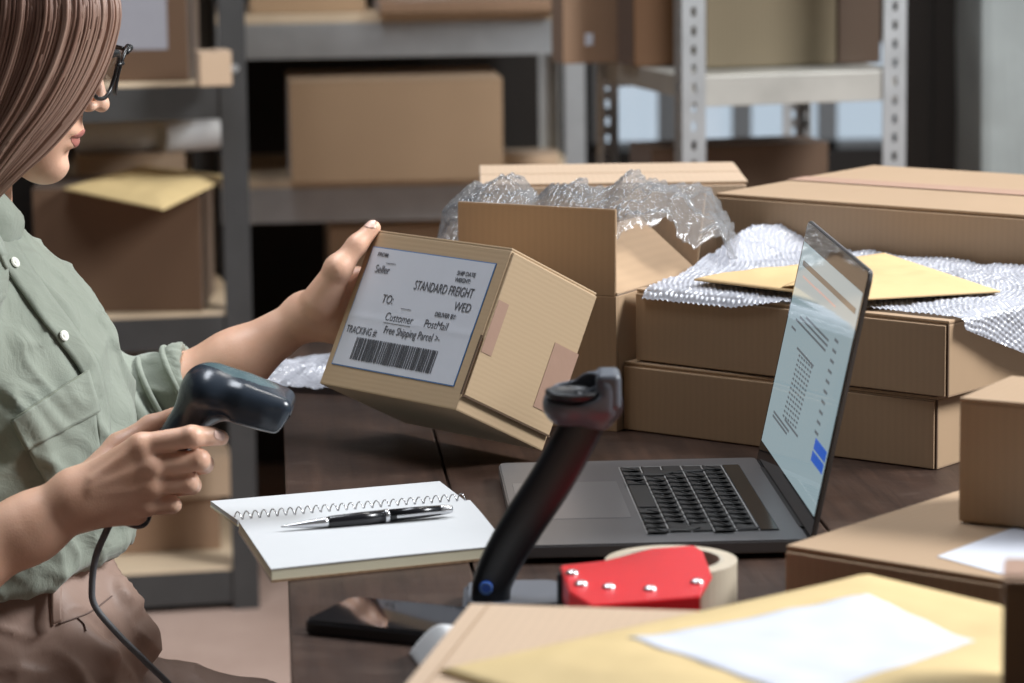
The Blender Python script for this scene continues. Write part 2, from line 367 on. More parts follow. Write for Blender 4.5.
def sdf_mesh(name, prims, lo, hi, h, mat, parent=None, post=None, smooth=2):
    lo = np.array(lo, float); B = 14
    nb = np.ceil((np.array(hi) - lo) / (h * B)).astype(int); n = nb * B + 1
    V = np.ones(n, np.float32)
    R = h * B * 0.87
    cent = np.array([[i, j, k] for i in range(nb[0]) for j in range(nb[1]) for k in range(nb[2])])
    C = lo + (cent + 0.5) * h * B
    D = np.stack([pd(p, C) for p in prims]); KM = max(kk(p) for p in prims)
    tot = evalsdf(prims, C)
    g = np.arange(B + 1); gx, gy, gz = np.meshgrid(g, g, g, indexing='ij'); loc = np.stack([gx, gy, gz], -1).reshape(-1, 3) * h
    for q, (i, j, k) in enumerate(cent):
        sl = (slice(i * B, i * B + B + 1), slice(j * B, j * B + B + 1), slice(k * B, k * B + B + 1))
        if abs(tot[q]) > R * 1.7 + KM * 0.5: V[sl] = np.sign(tot[q]); continue
    for q, (i, j, k) in enumerate(cent):
        if abs(tot[q]) > R * 1.7 + KM * 0.5: continue
        sl = (slice(i * B, i * B + B + 1), slice(j * B, j * B + B + 1), slice(k * B, k * B + B + 1))
        m = D[:, q].min(); sel = [p for t, p in enumerate(prims) if p[-1] or D[t, q] < max(m, 0) + 3.2 * R + KM]
        V[sl] = evalsdf(sel, loc + lo + np.array([i, j, k]) * h * B).reshape(B + 1, B + 1, B + 1)
    S = V < 0
    cnt = np.zeros(tuple(n - 1), np.uint8)
    for a in (0, 1):
        for b in (0, 1):
            for c in (0, 1): cnt += S[a:n[0] - 1 + a, b:n[1] - 1 + b, c:n[2] - 1 + c]
    act = (cnt > 0) & (cnt < 8); idx = np.argwhere(act); ID = np.full(act.shape, -1, np.int32); ID[act] = np.arange(len(idx))
    cor = [(a, b, c) for a in (0, 1) for b in (0, 1) for c in (0, 1)]
    acc = np.zeros((len(idx), 3)); num = np.zeros(len(idx))
    for a in cor:
        for ax in range(3):
            if a[ax]: continue
            b = list(a); b[ax] = 1
            va = V[tuple((idx + a).T)]; vb = V[tuple((idx + b).T)]
            mk = (va < 0) != (vb < 0); t = np.where(mk, va / np.where(mk, va - vb, 1), 0)
            pt = np.array(a, float) + 0; P = np.tile(pt, (len(idx), 1)); P[:, ax] += t
            acc[mk] += P[mk]; num[mk] += 1
    verts = lo + (idx + acc / num[:, None]) * h
    faces = []
    for ax in range(3):
        o1, o2 = [(1, 2), (2, 0), (0, 1)][ax]
        sh = [slice(1, -1)] * 3; a = [slice(1, n[i] - 1) for i in range(3)]; b = list(a)
        a[ax] = slice(0, n[ax] - 1); b[ax] = slice(1, n[ax])
        A = S[tuple(a)]; Bb = S[tuple(b)]; ed = np.argwhere(A != Bb); off = np.ones(3, int); off[ax] = 0; e = ed + off
        def cid(d1, d2):
            q = e.copy(); q[:, o1] -= d1; q[:, o2] -= d2; return ID[tuple(q.T)]
        quad = np.stack([cid(0, 0), cid(1, 0), cid(1, 1), cid(0, 1)], 1)
        fl = A[tuple(ed.T)]
        quad[~fl] = quad[~fl][:, ::-1]; faces.append(quad)
    faces = np.concatenate(faces); faces = faces[(faces >= 0).all(1)]
    # light smoothing
    for it in range(smooth):
        s = np.zeros_like(verts); c = np.zeros(len(verts))
        for a, b in ((0, 1), (1, 2), (2, 3), (3, 0)):
            np.add.at(s, faces[:, a], verts[faces[:, b]]); np.add.at(c, faces[:, a], 1); np.add.at(s, faces[:, b], verts[faces[:, a]]); np.add.at(c, faces[:, b], 1)
        verts = verts * 0.5 + 0.5 * s / np.maximum(c, 1)[:, None]
    me = bpy.data.meshes.new(name); me.vertices.add(len(verts)); me.loops.add(faces.size); me.polygons.add(len(faces))
    me.vertices.foreach_set('co', verts.ravel().astype(np.float32)); me.loops.foreach_set('vertex_index', faces.ravel().astype(np.int32))
    me.polygons.foreach_set('loop_start', np.arange(0, faces.size, 4, dtype=np.int32)); me.update(); me.validate()
    if post is not None:
        nr = np.zeros(len(me.vertices) * 3, np.float32); me.vertex_normals.foreach_get('vector', nr); nr = nr.reshape(-1, 3)
        verts = verts + nr * post(verts)[:, None]; me.vertices.foreach_set('co', verts.ravel().astype(np.float32)); me.update()
    o = mesh_obj(name, me, mat, parent, True)
    return o
def bvh_of(o):
    me = o.data; return BVHTree.FromPolygons([v.co.copy() for v in me.vertices], [tuple(p.vertices) for p in me.polygons])

# ================================================================ THE ROOM
def struct(o): o['kind'] = 'structure'; return o
XL, XR, YN, YF, ZC = -3.0, 3.3, -1.5, 8.4, 4.0
struct(obj('floor', box(NB(), XL - .2, XR + .2, YN, YF + .2, -.1, 0), 'floor_concrete'))
struct(obj('ceiling', box(NB(), XL - .2, XR + .2, YN, YF + .2, ZC, ZC + .1), 'ceiling_white'))
struct(obj('wall_front', box(NB(), XL - .2, XR + .2, YN - .2, YN, 0, ZC), 'wall_side'))
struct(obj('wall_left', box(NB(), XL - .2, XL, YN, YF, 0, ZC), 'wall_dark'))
bm = NB()   # right wall with one wide window opening
box(bm, XR, XR + .2, YN, 1.6, 0, ZC); box(bm, XR, XR + .2, 4.4, YF, 0, ZC); box(bm, XR, XR + .2, 1.6, 4.4, 0, 2.2); box(bm, XR, XR + .2, 1.6, 4.4, 3.8, ZC)
struct(obj('wall_right', bm, 'wall_side'))
# back wall with a low row of frosted windows seen between the racks
WZ0, WZ1 = 0.50, 0.70
spans = [(.28, .42), (.49, .60), (.66, .80), (.88, 1.0)]
bm = NB(); box(bm, XL - .2, .22, YF, YF + .2, 0, ZC); box(bm, 1.06, XR + .2, YF, YF + .2, 0, ZC); box(bm, .22, 1.06, YF, YF + .2, 0, WZ0); box(bm, .22, 1.06, YF, YF + .2, WZ1 + .1, ZC)
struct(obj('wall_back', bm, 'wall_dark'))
bm = NB()
for a, b in ((.22, .25), (.40, .45), (.60, .65), (.83, .88), (1.03, 1.06)): box(bm, a, b, YF + .05, YF + .10, WZ0, WZ1 + .1)
box(bm, .22, 1.06, YF + .05, YF + .1, WZ0, WZ0 + .02); box(bm, .22, 1.06, YF + .05, YF + .1, WZ1 + .08, WZ1 + .1)
wf = struct(obj('window_1', bm, 'window_frame'))
wg = obj('pane', box(NB(), .24, 1.04, YF + .07, YF + .078, WZ0, WZ1 + .1), 'window_glass', wf)
bm = NB()
for y in (1.6, 2.51, 3.41, 4.32): box(bm, XR + .05, XR + .12, y, y + .08, 2.2, 3.8)
box(bm, XR + .05, XR + .12, 1.6, 4.4, 2.2, 2.27); box(bm, XR + .05, XR + .12, 1.6, 4.4, 3.73, 3.8)
wf = struct(obj('window_2', bm, 'window_frame'))
obj('pane', box(NB(), XR + .08, XR + .088, 1.6, 4.4, 2.2, 3.8), 'window_glass', wf)
# concrete pillar at the right
PX = at_y(980, 60, 5.7).x
bm = NB(); g = box(bm, PX, PX + .55, 5.7, 6.2, 0, ZC, .02)
bmesh.ops.subdivide_edges(bm, edges=[e for e in bm.edges if e.calc_length() > .3], cuts=24, use_grid_fill=True)
for v in bm.verts: v.co += Vector((noise.noise(v.co * 6) * .008, noise.noise(v.co * 7 + Vector((3, 3, 3))) * .008, 0))
struct(obj('trim_1', bm, 'pillar_concrete', smooth=False))
bm = NB(); bx0 = at_y(903, 60, 5.95).x   # dark upright boards between rack and pillar
for k in range(3): box(bm, bx0 + k * .065, bx0 + k * .065 + .06, 6.0, 6.03, 0, ZC, .003)
struct(obj('trim_2', bm, 'wall_dark'))

# ================================================================ TABLE
LE0 = Vector((-.274, 3.682, 0)); LE1 = Vector((-.161, 2.173, 0)); tdir = (LE0 - LE1).normalized(); tang = math.atan2(tdir.y, tdir.x) - PI / 2
near = LE1 - tdir * 0.85; TL_, TW_ = 2.58, 1.28
tab = thing('worktable', 'dark brown plank table carrying the laptop, boxes and notebook', 'table', (near.x, near.y, 0), tang)
bm = NB(); pw = [.152, .313, .28, .27, .265]; x = 0
top = None
for i, wd in enumerate(pw):
    box(bm, x + .0012, x + wd - .0012, 0, TL_, TZ - .035, TZ, .0018); x += wd
box(bm, .01, TW_ - .01, .01, TL_ - .01, TZ - .045, TZ - .006)
obj('tabletop', bm, 'table_wood', tab)
bm = NB(); box(bm, .06, TW_ - .06, .06, .085, TZ - .14, TZ - .045); box(bm, .06, TW_ - .06, TL_ - .085, TL_ - .06, TZ - .14, TZ - .045)
box(bm, .06, .085, .085, TL_ - .085, TZ - .14, TZ - .045); box(bm, TW_ - .085, TW_ - .06, .085, TL_ - .085, TZ - .14, TZ - .045)
obj('apron', bm, 'table_wood', tab)
for x in (.05, TW_ - .12):
    for y in (.05, TL_ - .12): obj('leg', box(NB(), x, x + .07, y, y + .07, 0, TZ - .045, .004), 'table_wood', tab)

# ================================================================ CARTONS
def carton(name, label, P, yaw, w_, d_, h_, mat='cardboard', front=True, flaps='y', tape=True, group=None, lid=0.0, cat='box', Mx=None, edge='cardboard_edge'):
    """closed carton: hull, two top flaps meeting at a seam, tape"""
    t = thing(name, label, cat, P, yaw, group, mat=Mx)
    obj('body', box(NB(), 0, w_, 0, d_, 0, h_ - .003, .0022), mat, t)
    g = .0008
    if flaps == 'x':      # seam runs along x
        m = d_ * .5
        obj('flap', box(NB(), 0, w_, -.0005, m - g, h_ - .0032, h_, .001), mat, t)
        obj('flap', box(NB(), 0, w_, m + g, d_, h_ - .0032, h_ + .0008, .001), mat, t)
        if tape: obj('tape', box(NB(), -.0006, w_ + .0006, m - .02, m + .02, h_ + .0009, h_ + .0013), 'paper_tape', t)
    elif flaps == 'y':
        m = w_ * .5
        obj('flap', box(NB(), 0, m - g, 0, d_, h_ - .0032, h_, .001), mat, t)
        obj('flap', box(NB(), m + g, w_, 0, d_, h_ - .0032, h_ + .0008, .001), mat, t)
        if tape: obj('tape', box(NB(), m - .02, m + .02, -.0006, d_ + .0006, h_ + .0009, h_ + .0013), 'paper_tape', t)
    else:                 # one hinged lid with a tucked front
        obj('lid', box(NB(), 0, w_, 0, d_, h_ - .0032, h_, .0012), mat, t)
    if front:             # tucked front panel; a dark strip paints the shade of the slit beside it
        obj('front_panel', box(NB(), .0016, w_ - .0020, -.0034, .0004, .001, h_ - .0045, .001), mat, t)
        obj('slit_shade', box(NB(), w_ - .0019, w_ - .0002, -.0008, .001, .002, h_ - .003), 'cardboard_shadow_gap', t)
    return t

YS = -.70
SB = Vector((.112, 3.122, TZ))
carton('flat_carton', 'flat brown mailing carton on the table, under the bubble wrapped carton', SB, -.665, .362, .30, .0695, flaps='l')
SU = Vector((.125, 3.122, TZ + .0705))
UW, UD, UH = .366, .30, .0725
stack_top = carton('flat_carton', 'flat brown mailing carton on top of another, covered with bubble wrap', SU, YS, UW, UD, UH, flaps='l')
# long carton behind (right) and behind (middle)
A0 = at_z(716, 193, TZ + .2)
carton('long_carton', 'long taped carton at the back right of the table', (A0.x, A0.y, TZ), -.655, .56, .335, .2, flaps='x')
carton('wide_carton', 'wide pale carton at the back of the table behind the bubble wrap', (-.034, 3.575, TZ), .012, .305, .20, .2, flaps='x', mat='cardboard_pale', tape=False)
# foreground cartons
F0 = at_z(786, 545, TZ + .065); FY = -.685
fc = carton('flat_carton', 'flat carton with a white label, right foreground beside the laptop', (F0.x, F0.y, TZ), FY, .27, .262, .065, flaps='l')
Minv = Matrix.LocRotScale(Vector((F0.x, F0.y, TZ)), Matrix.Rotation(FY, 3, 'Z'), None).inverted()
q = [Minv @ at_z(u, v, TZ + .065) for u, v in ((937, 557), (1014, 528), (1090, 552), (1012, 587))]
obj('shipping_label', prism(NB(), [(p.x, min(max(p.y, .004), .258)) for p in q], .0651, .0656), 'label_paper', fc)
G0 = at_z(958, 521, TZ + .067)
carton('small_carton', 'small brown carton standing on the flat labelled carton at the right edge', (G0.x, G0.y, TZ + .0665), -.52, .15, .11, .097, flaps='y', front=False)
EZ = .08
E0 = at_z(392, 700, TZ + EZ); EB = at_z(470, 603, TZ + EZ); eyaw = math.atan2((EB - E0).y, (EB - E0).x) - PI / 2
EYd = .245; 
e0 = EB - (EB - E0).normalized() * EYd
ec = carton('flat_carton', 'pale flat carton in the near foreground beneath the yellow mailer', (e0.x, e0.y, TZ), eyaw, .342, EYd, EZ, flaps='l', mat='cardboard_pale', front=False)
bm = NB(); box(bm, .0125, .0140, 0, EYd, EZ - .0005, EZ + .0002); obj('crease', bm, 'cardboard_edge', ec)

H0 = at_y(1003, 580, 1.80)
carton('tall_carton', 'brown carton cut off by the lower right corner of the picture', (H0.x, H0.y, TZ), eyaw, .20, .055, H0.z - TZ, flaps='x', front=False, mat='cardboard_brown')

# ---------------- open carton with upright flap
C0 = Vector(at_z(617, 432, TZ)); CY = -.50; CW, CD, CH = .182, .19, .137
ex = Vector((math.cos(CY), math.sin(CY), 0)); c0 = C0 - ex * CW
oc = thing('open_carton', 'open carton with its flaps raised, bubble wrap spilling out', 'box', c0, CY)
bm = NB(); th = .004
box(bm, 0, CW, 0, th, 0, CH, .001); box(bm, 0, CW, CD - th, CD, 0, CH, .001); box(bm, 0, th, th, CD - th, 0, CH, .001); box(bm, CW - th, CW, th, CD - th, 0, CH, .001); box(bm, th, CW - th, th, CD - th, 0, th)
obj('body', bm, 'cardboard', oc)
def flap_obj(name, M, w_, l_, mat='cardboard', cut=.004):
    bm = NB(); prism(bm, [(0.001, 0), (w_ - .001, 0), (w_ - cut, l_), (cut, l_)], -th / 2, th / 2, M=M, bev=.0007); return obj(name, bm, mat, oc)
flap_obj('flap', Matrix.Translation((0, .002, CH)) @ Matrix.Rotation(PI / 2 - .02, 4, 'X'), CW, .087, cut=.0012)                         # front, upright
def hinge(o, X, Y):
    X = Vector(X).normalized(); Y = Vector(Y).normalized(); Z = X.cross(Y)
    return Matrix(((X.x, Y.x, Z.x, o[0]), (X.y, Y.y, Z.y, o[1]), (X.z, Y.z, Z.z, o[2]), (0, 0, 0, 1)))
flap_obj('flap', hinge((CW, 0, CH + .001), (0, 1, 0), (-.76, 0, .62)), CD, .086, cut=.004)          # right flap, half shut
flap_obj('flap', hinge((CW, CD, CH), (-1, 0, 0), (0, .35, .95)), CW, .086)                          # back flap, raised
flap_obj('flap', hinge((0, CD, CH), (0, -1, 0), (.05, 0, 1)), CD, .06)                              # left flap, raised

# ---------------- held parcel
HT = Vector((-.1895, 3.0468, .0636 + TZ)); HW, HH, HD = .2056, .1606, .1213
HR = Matrix.Rotation(-.8467, 4, 'Z') @ Matrix.Rotation(-.4646, 4, 'X')
HM = Matrix.Translation(HT) @ HR
hb = thing('parcel', 'tilted cardboard parcel with a shipping label held up by the woman', 'box', mat=HM)
obj('body', box(NB(), 0, HW, 0, HD, 0, HH, .0016), 'cardboard_held', hb)
obj('side_flap', box(NB(), HW - .0004, HW + .0028, .002, HD - .001, .016, HH - .0015, .001), 'cardboard_held', hb)
obj('top_flap', box(NB(), 0, HW, .0, HD, HH - .0004, HH + .0022, .001), 'cardboard_held', hb)
tp = NB()
box(tp, HW + .0029, HW + .0032, .003, .017, .060, .112); obj('tape', tp, 'paper_tape', hb)
tp = NB(); box(tp, HW + .0029, HW + .0033, .088, HD + .0005, .035, .100); box(tp, HW - .02, HW + .003, HD, HD + .0006, .035, .100); obj('tape', tp, 'paper_tape', hb)
bm = NB(); box(bm, HW - .0012, HW + .0012, -.0006, .0006, .016, .075); box(bm, HW + .0024, HW + .0034, .0, HD, .0145, .0165); obj('gap_shade', bm, 'cardboard_shadow_gap', hb)  # dark strips paint the shade in the gaps round the flap
# label: corners measured on the front face
LX0, LX1, LZ0, LZ1 = .0085, .1925, .0215, .1455
lb = obj('shipping_label', box(NB(), LX0, LX1, -.0007, -.0001, LZ0, LZ1), 'label_rim', hb)
def labz(x, z):   # a soft fold runs across the label
    f = math.exp(-((z - (LZ0 + .052 + .02 * math.sin((x - LX0) * 14) * .12)) / .0035) ** 2) * .0004
    return -.0009 - f
bm = NB(); grid(bm, 40, 60, lambda a, b: Vector((LX0 + .001 + a * (LX1 - LX0 - .002), labz(0, LZ0 + .001 + b * (LZ1 - LZ0 - .002)) if a < 2 else 0, LZ0 + .001 + b * (LZ1 - LZ0 - .002))))
bmesh.ops.recalc_face_normals(bm, faces=bm.faces[:])
obj('label_sheet', bm, 'label_paper', lb, smooth=True)
LW, LH = LX1 - LX0, LZ1 - LZ0
bm = NB(); I = Matrix()
def lt(s, fx, fz, size, **kw): text_mesh(bm, s, LX0 + fx * LW, LZ0 + fz * LH, size, I, yoff=-.00145, **kw)
lt('FROM:', .065, .925, .0058, bold=.0001)
lt('Seller', .085, .79, .0115, squeeze=.86)
lt('SHIP DATE', .735, .865, .0062, squeeze=.9, bold=.0001); lt('WEIGHT:', .735, .81, .0062, squeeze=.9, bold=.0001)
lt('STANDARD FREIGHT', .44, .70, .0135, squeeze=.68)
lt('WED', .80, .585, .0125, squeeze=.85)
lt('DELIVER BY:', .675, .515, .0064, squeeze=.9, bold=.0001)
lt('PostMail', .62, .415, .0118, squeeze=.86)
lt('TO:', .225, .555, .0125, squeeze=.85)
lt('Customer', .30, .42, .0118, squeeze=.86)
lt('TRACKING #:', .025, .275, .0108, squeeze=.72)
lt('Free Shipping Parcel >-', .325, .315, .0112, squeeze=.80)
for a, b, z in ((.155, .235, .875), (.40, .48, .53)): box(bm, LX0 + a * LW, LX0 + b * LW, -.0016, -.0014, LZ0 + z * LH, LZ0 + z * LH + .0005)
box(bm, LX0 + .30 * LW, LX0 + .52 * LW, -.0016, -.0014, LZ0 + .40 * LH, LZ0 + .40 * LH + .0003)
x = .135
rr = random.Random(4)
while x < .80:
    wd = rr.choice([.004, .007, .011])
    box(bm, LX0 + x * LW, LX0 + (x + wd) * LW, -.0016, -.0014, LZ0 + .065 * LH, LZ0 + .25 * LH); x += wd + rr.choice([.004, .006, .009])
obj('label_print', bm, 'ink', lb)

# ================================================================ BUBBLE WRAP
def bubble(x, y, p=.0064, h=.0019):
    x += .0016 * noise.noise(Vector((x * 60, y * 60, 1))); y += .0016 * noise.noise(Vector((x * 60, y * 60, 9)))
    r = math.floor(y / (p * .87)); fx = (x + (p / 2 if r % 2 else 0)) / p; fy = y / (p * .87) - r - .5; fx = fx - math.floor(fx) - .5
    d = (fx * fx + fy * fy * .76) / (.44 ** 2); return h * math.sqrt(max(0, 1 - d)) if d < 1 else 0
def nz(x, y, z, s, seed=0): return noise.noise(Vector((x * s + seed, y * s - seed * 2, z * s + 7)))
SM = Matrix.LocRotScale(SU, Matrix.Rotation(YS, 3, 'Z'), None)
def wrap_fn(a, b):
    y0 = -.004 if a < .42 else -.004 + min(1, (a - .42) / .2) * .016
    y = y0 + b * (UD + .02 - y0)
    xl = .012 - .085 * b ** 1.3; drop_len = .015 + .12 * b
    L = UW - xl + drop_len; s = xl + a * L
    z = UH + .0018; x = s
    if s > UW: e = s - UW; x = UW + min(e, .008) * .8 + .15 * max(0, e - .008); z -= max(0, e - .004) * .95
    if x < 0: z += min(.022, -x * .45)
    if a < .45 and b < .03: z -= .011 * (1 - b / .03) * (1 - max(0, a - .3) / .15); y -= .003
    bb = bubble(s + .01 * math.sin(b * 9), y)
    wv = (.004 * (1 + nz(s, y, 0, 22)) + .0022 * nz(s, y, 0, 70)) * min(1, 6 * max(b, .02))
    if s > UW: return SM @ Vector((x + bb + wv * .7 + .002, y, z))
    return SM @ Vector((x, y, z + bb + wv))
bm = NB(); grid(bm, 330, 230, wrap_fn, .0)
wp = obj('bubble_wrap', bm, 'bubble_sheet', smooth=True)
tag(wp, 'white bubble wrap sheet draped over the top flat carton of the stack', 'bubble wrap')

prof = [(438, 238, 246), (446, 206, 246), (462, 190, 244), (485, 183, 244), (512, 182, 246), (535, 196, 246), (552, 184, 246), (580, 180, 246), (604, 190, 246), (616, 186, 236), (628, 178, 230), (655, 178, 228), (684, 183, 236), (705, 195, 243), (722, 215, 249), (735, 240, 256)]
PA = crspline([(p[0], p[1], p[2]) for p in prof], 300)
def spill_fn(a, b):
    p = PA[int(round(a * 300))]; u = p[0]
    yf = 3.265 + (3.165 - 3.265) * min(1, (u - 438) / 177) if u < 615 else 3.165 + (3.235 - 3.165) * (u - 615) / 120
    y = yf + b * .13
    arch = math.sin(PI * min(1, b * .62 + .0)) ** .7 if b < .81 else math.sin(PI * .5) * max(0, 1 - (b - .81) * 2.6)
    top = at_y(u, p[1], yf + .09).z; bot = at_y(u, p[2], yf).z
    z = bot + (top - bot) * arch
    x = at_y(u, 200, yf + .05).x
    c = .016 * nz(x, y, z, 26) + .008 * nz(x, y, z, 60, 5) + .0045 * nz(x, y, z, 130, 9)
    return Vector((x + c * .6, y + c, z + c * .8 - .002 + bubble(x + z, y + z, .0086, .0030)))
bm = NB(); grid(bm, 300, 90, spill_fn)
sp = obj('bubble_wrap', bm, 'bubble_film', smooth=True)
tag(sp, 'crumpled clear bubble wrap spilling out of the open carton', 'bubble wrap')
def sheet_fn(a, b):
    P0 = at_z(258, 372, TZ); P1 = at_z(400, 352, TZ); P2 = at_z(400, 398, TZ); P3 = at_z(268, 392, TZ)
    p = (P3 * (1 - a) + P2 * a) * (1 - b) + (P0 * (1 - a) + P1 * a) * b
    c = .012 * (1 + nz(p.x, p.y, 0, 20, 3)) * (.3 + math.sin(PI * b)) + .004 * nz(p.x, p.y, 0, 60)
    return Vector((p.x, p.y, TZ + .003 + max(0, c) + bubble(p.x, p.y) * .6))
bm = NB(); grid(bm, 110, 130, sheet_fn)
tag(obj('bubble_wrap', bm, 'bubble_sheet', smooth=True), 'white bubble wrap lying on the far left of the table, behind the parcel', 'bubble wrap')

# ================================================================ PADDED MAILERS
def mailer(name, label, c4_, z0, thick, mat, seed, flap=False):
    """puffy envelope on four corner points (x, y) at height z0"""
    P = [Vector((p[0], p[1], 0)) for p in c4_]; ctr = sum(P, Vector()) / 4
    t = thing(name, label, 'envelope', (ctr.x, ctr.y, z0)); N = 46
    def base(a, b): return (P[0] * (1 - a) + P[1] * a) * (1 - b) + (P[3] * (1 - a) + P[2] * a) * b
    def hgt(a, b):
        e = min(a, 1 - a, b, 1 - b); q = min(1, e / .22); q = math.sin(q * PI / 2) ** 1.0
        p = base(a, b); return thick * q * (.85 + .3 * nz(p.x, p.y, 0, 7, seed)) + .002 * q * nz(p.x, p.y, 0, 34, seed) + .0022
    bm = NB()
    top = [[bm.verts.new(base(i / N, j / N) - ctr + Vector((0, 0, hgt(i / N, j / N)))) for j in range(N + 1)] for i in range(N + 1)]
    bot = [[bm.verts.new(base(i / N, j / N) - ctr + Vector((0, 0, .0004))) for j in range(N + 1)] for i in range(N + 1)]
    for i in range(N):
        for j in range(N):
            bm.faces.new((top[i][j], top[i + 1][j], top[i + 1][j + 1], top[i][j + 1])); bm.faces.new((bot[i][j + 1], bot[i + 1][j + 1], bot[i + 1][j], bot[i][j]))
    for i in range(N):
        bm.faces.new((top[i][0], bot[i][0], bot[i + 1][0], top[i + 1][0])); bm.faces.new((top[i + 1][N], bot[i + 1][N], bot[i][N], top[i][N]))
        bm.faces.new((top[0][i + 1], bot[0][i + 1], bot[0][i], top[0][i])); bm.faces.new((top[N][i], bot[N][i], bot[N][i + 1], top[N][i + 1]))
    bmesh.ops.recalc_face_normals(bm, faces=bm.faces[:])
    obj('body', bm, mat, t, smooth=True)
    return t, base, hgt, ctr
MZ = TZ + .1445 + .0085
L_, T_, R_, B_ = [at_z(u, v, MZ + .004) for u, v in ((694, 277), (884, 251), (1000, 289), (862, 297))]
m1, base1, h1, ctr1 = mailer('padded_envelope', 'tan padded envelope lying on the bubble wrapped carton behind the laptop', [L_, B_, R_, T_], MZ, .009, 'manila', 1)
bm = NB()
def fl(a, b):
    a2, b2 = .52 + a * .30, .012 + b * .16 * (1 - abs(a - .3) * .6); p = base1(a2, b2) - ctr1; return Vector((p.x, p.y, h1(a2, b2) + .0012 + .004 * math.sin(PI * a) * (1 - b)))
grid(bm, 14, 8, fl, .0006); obj('flap', bm, 'manila', m1, smooth=True)
p = base1(.72, .16) - ctr1; bm = NB(); cyl(bm, (p.x, p.y, h1(.72, .16) + .0035), .004, .001, 14); obj('flap_hole', bm, 'cardboard_dark_shaded', m1)  # dark disc stands in for the hole in the flap
MZ2 = TZ + EZ + .0008
L_, T_, R_ = [at_z(u, v, MZ2 + .010) for u, v in ((440, 657), (868, 563), (1008, 595))]
d1 = (T_ - L_); wdt = Vector((d1.y, -d1.x, 0)).normalized() * .29
m2, base2, h2, ctr2 = mailer('padded_envelope', 'yellow padded envelope with a white label in the near foreground', [L_, L_ + wdt, T_ + wdt * .85, T_], MZ2, .014, 'manila_yellow', 5)
bm = NB()
Q = [at_z(u, v, MZ2 + .016) for u, v in ((627, 637), (868, 595), (975, 637), (800, 695))]
pb = bvh_of(m2.children[0])
def lf(a, b):
    p = (Q[0] * (1 - a) + Q[1] * a) * (1 - b) + (Q[3] * (1 - a) + Q[2] * a) * b - Vector((ctr2.x, ctr2.y, MZ2)); h = pb.ray_cast(Vector((p.x, p.y, .2)), Vector((0, 0, -1)))
    return Vector((p.x, p.y, (h[0].z if h[0] else .004) + .0006))
grid(bm, 30, 20, lf, -.0003); obj('shipping_label', bm, 'label_paper', m2, smooth=True)

# ================================================================ RACKS
def post_bm(w_, h_, slots=False, hx=.008, hz=.014, pitch=.03, z1=None):
    """L-shaped upright; with slots the front leaf is built round real openings"""
    bm = NB(); t = .003
    if not slots: box(bm, 0, w_, 0, t, 0, h_); box(bm, 0, t, t, w_, 0, h_); return bm
    n = int(h_ / pitch)
    box(bm, 0, w_ / 2 - hx / 2, 0, t, 0, h_); box(bm, w_ / 2 + hx / 2, w_, 0, t, 0, h_)
    for k in range(n + 1): box(bm, w_ / 2 - hx / 2, w_ / 2 + hx / 2, .0003, t - .0003, k * pitch + hz / 2 - pitch / 2, k * pitch + pitch / 2 - hz / 2)
    s = w_; box(bm, 0, t, t, s / 2 - hx / 2, 0, h_); box(bm, 0, t, s / 2 + hx / 2, s, 0, h_)
    for k in range(n + 1): box(bm, .0003, t - .0003, s / 2 - hx / 2, s / 2 + hx / 2, k * pitch + hz / 2 - pitch / 2, k * pitch + pitch / 2 - hz / 2)
    return bm
def rack(name, label, P, yaw, W_, D_, H_, levels, bh, mat, pw_=.042, slots=False, board=None, matb=None, back_bolt=None):
    t = thing(name, label, 'shelf', (P[0], P[1], 0), yaw)
    for i, (x, y, sx, sy) in enumerate(((0, 0, 1, 1), (W_, 0, -1, 1), (0, D_, 1, -1), (W_, D_, -1, -1))):
        bm = post_bm(pw_, H_, slots)
        for v in bm.verts: v.co = Vector((x + sx * v.co.x, y + sy * v.co.y, v.co.z))
        if sx * sy < 0: bmesh.ops.reverse_faces(bm, faces=bm.faces[:])
        obj('post', bm, mat, t)
    for z in levels:
        bm = NB(); b = .004
        box(bm, .005, W_ - .005, .004, .018, z - bh, z, .001); box(bm, .005, W_ - .005, D_ - .018, D_ - .004, z - bh, z, .001)
        box(bm, .004, .016, .018, D_ - .018, z - bh * .7, z); box(bm, W_ - .016, W_ - .004, .018, D_ - .018, z - bh * .7, z)
        obj('beam', bm, matb or mat, t)
        if board: obj('shelf_board', box(NB(), .006, W_ - .006, .005, D_ - .005, z + .0005, z + board[1], .001), board[0], t)
        else: obj('shelf_panel', box(NB(), .018, W_ - .018, .019, D_ - .019, z - .006, z - .001), matb or mat, t)
    return t
def solve_x(P, yaw, u, v=100):   # distance along a rack's front at which pixel column u is met
    d = ray(u, v); A = np.array([[math.cos(yaw), -d[0]], [math.sin(yaw), -d[1]]]); s = np.linalg.solve(A, np.array([-P[0], -P[1]])); return s[0]
# rack on the left, dark grey steel
y1 = 5.42; yaw1 = .20
Rr = at_y(252, 300, y1 + .0); W1 = .95; P1 = (Rr.x - W1 * math.cos(yaw1), Rr.y - W1 * math.sin(yaw1))
lv1 = [at_y(170, v, y1 - .05).z for v in (88, 320, 577)]
rack1 = rack('storage_rack', 'dark grey steel rack with pale boards behind the woman', P1, yaw1, W1, .5, 2.4, [max(lv1[2], .06), lv1[1], lv1[0], lv1[0] + .45], .058, 'rack_dark', .046, False, ('pale_board', .006))
b_ = NB(); cyl(b_, (W1 - .02, -.003, at_y(240, 68, y1).z), .007, .005, 12, 'Y'); obj('bolt', b_, 'rack_steel', rack1)
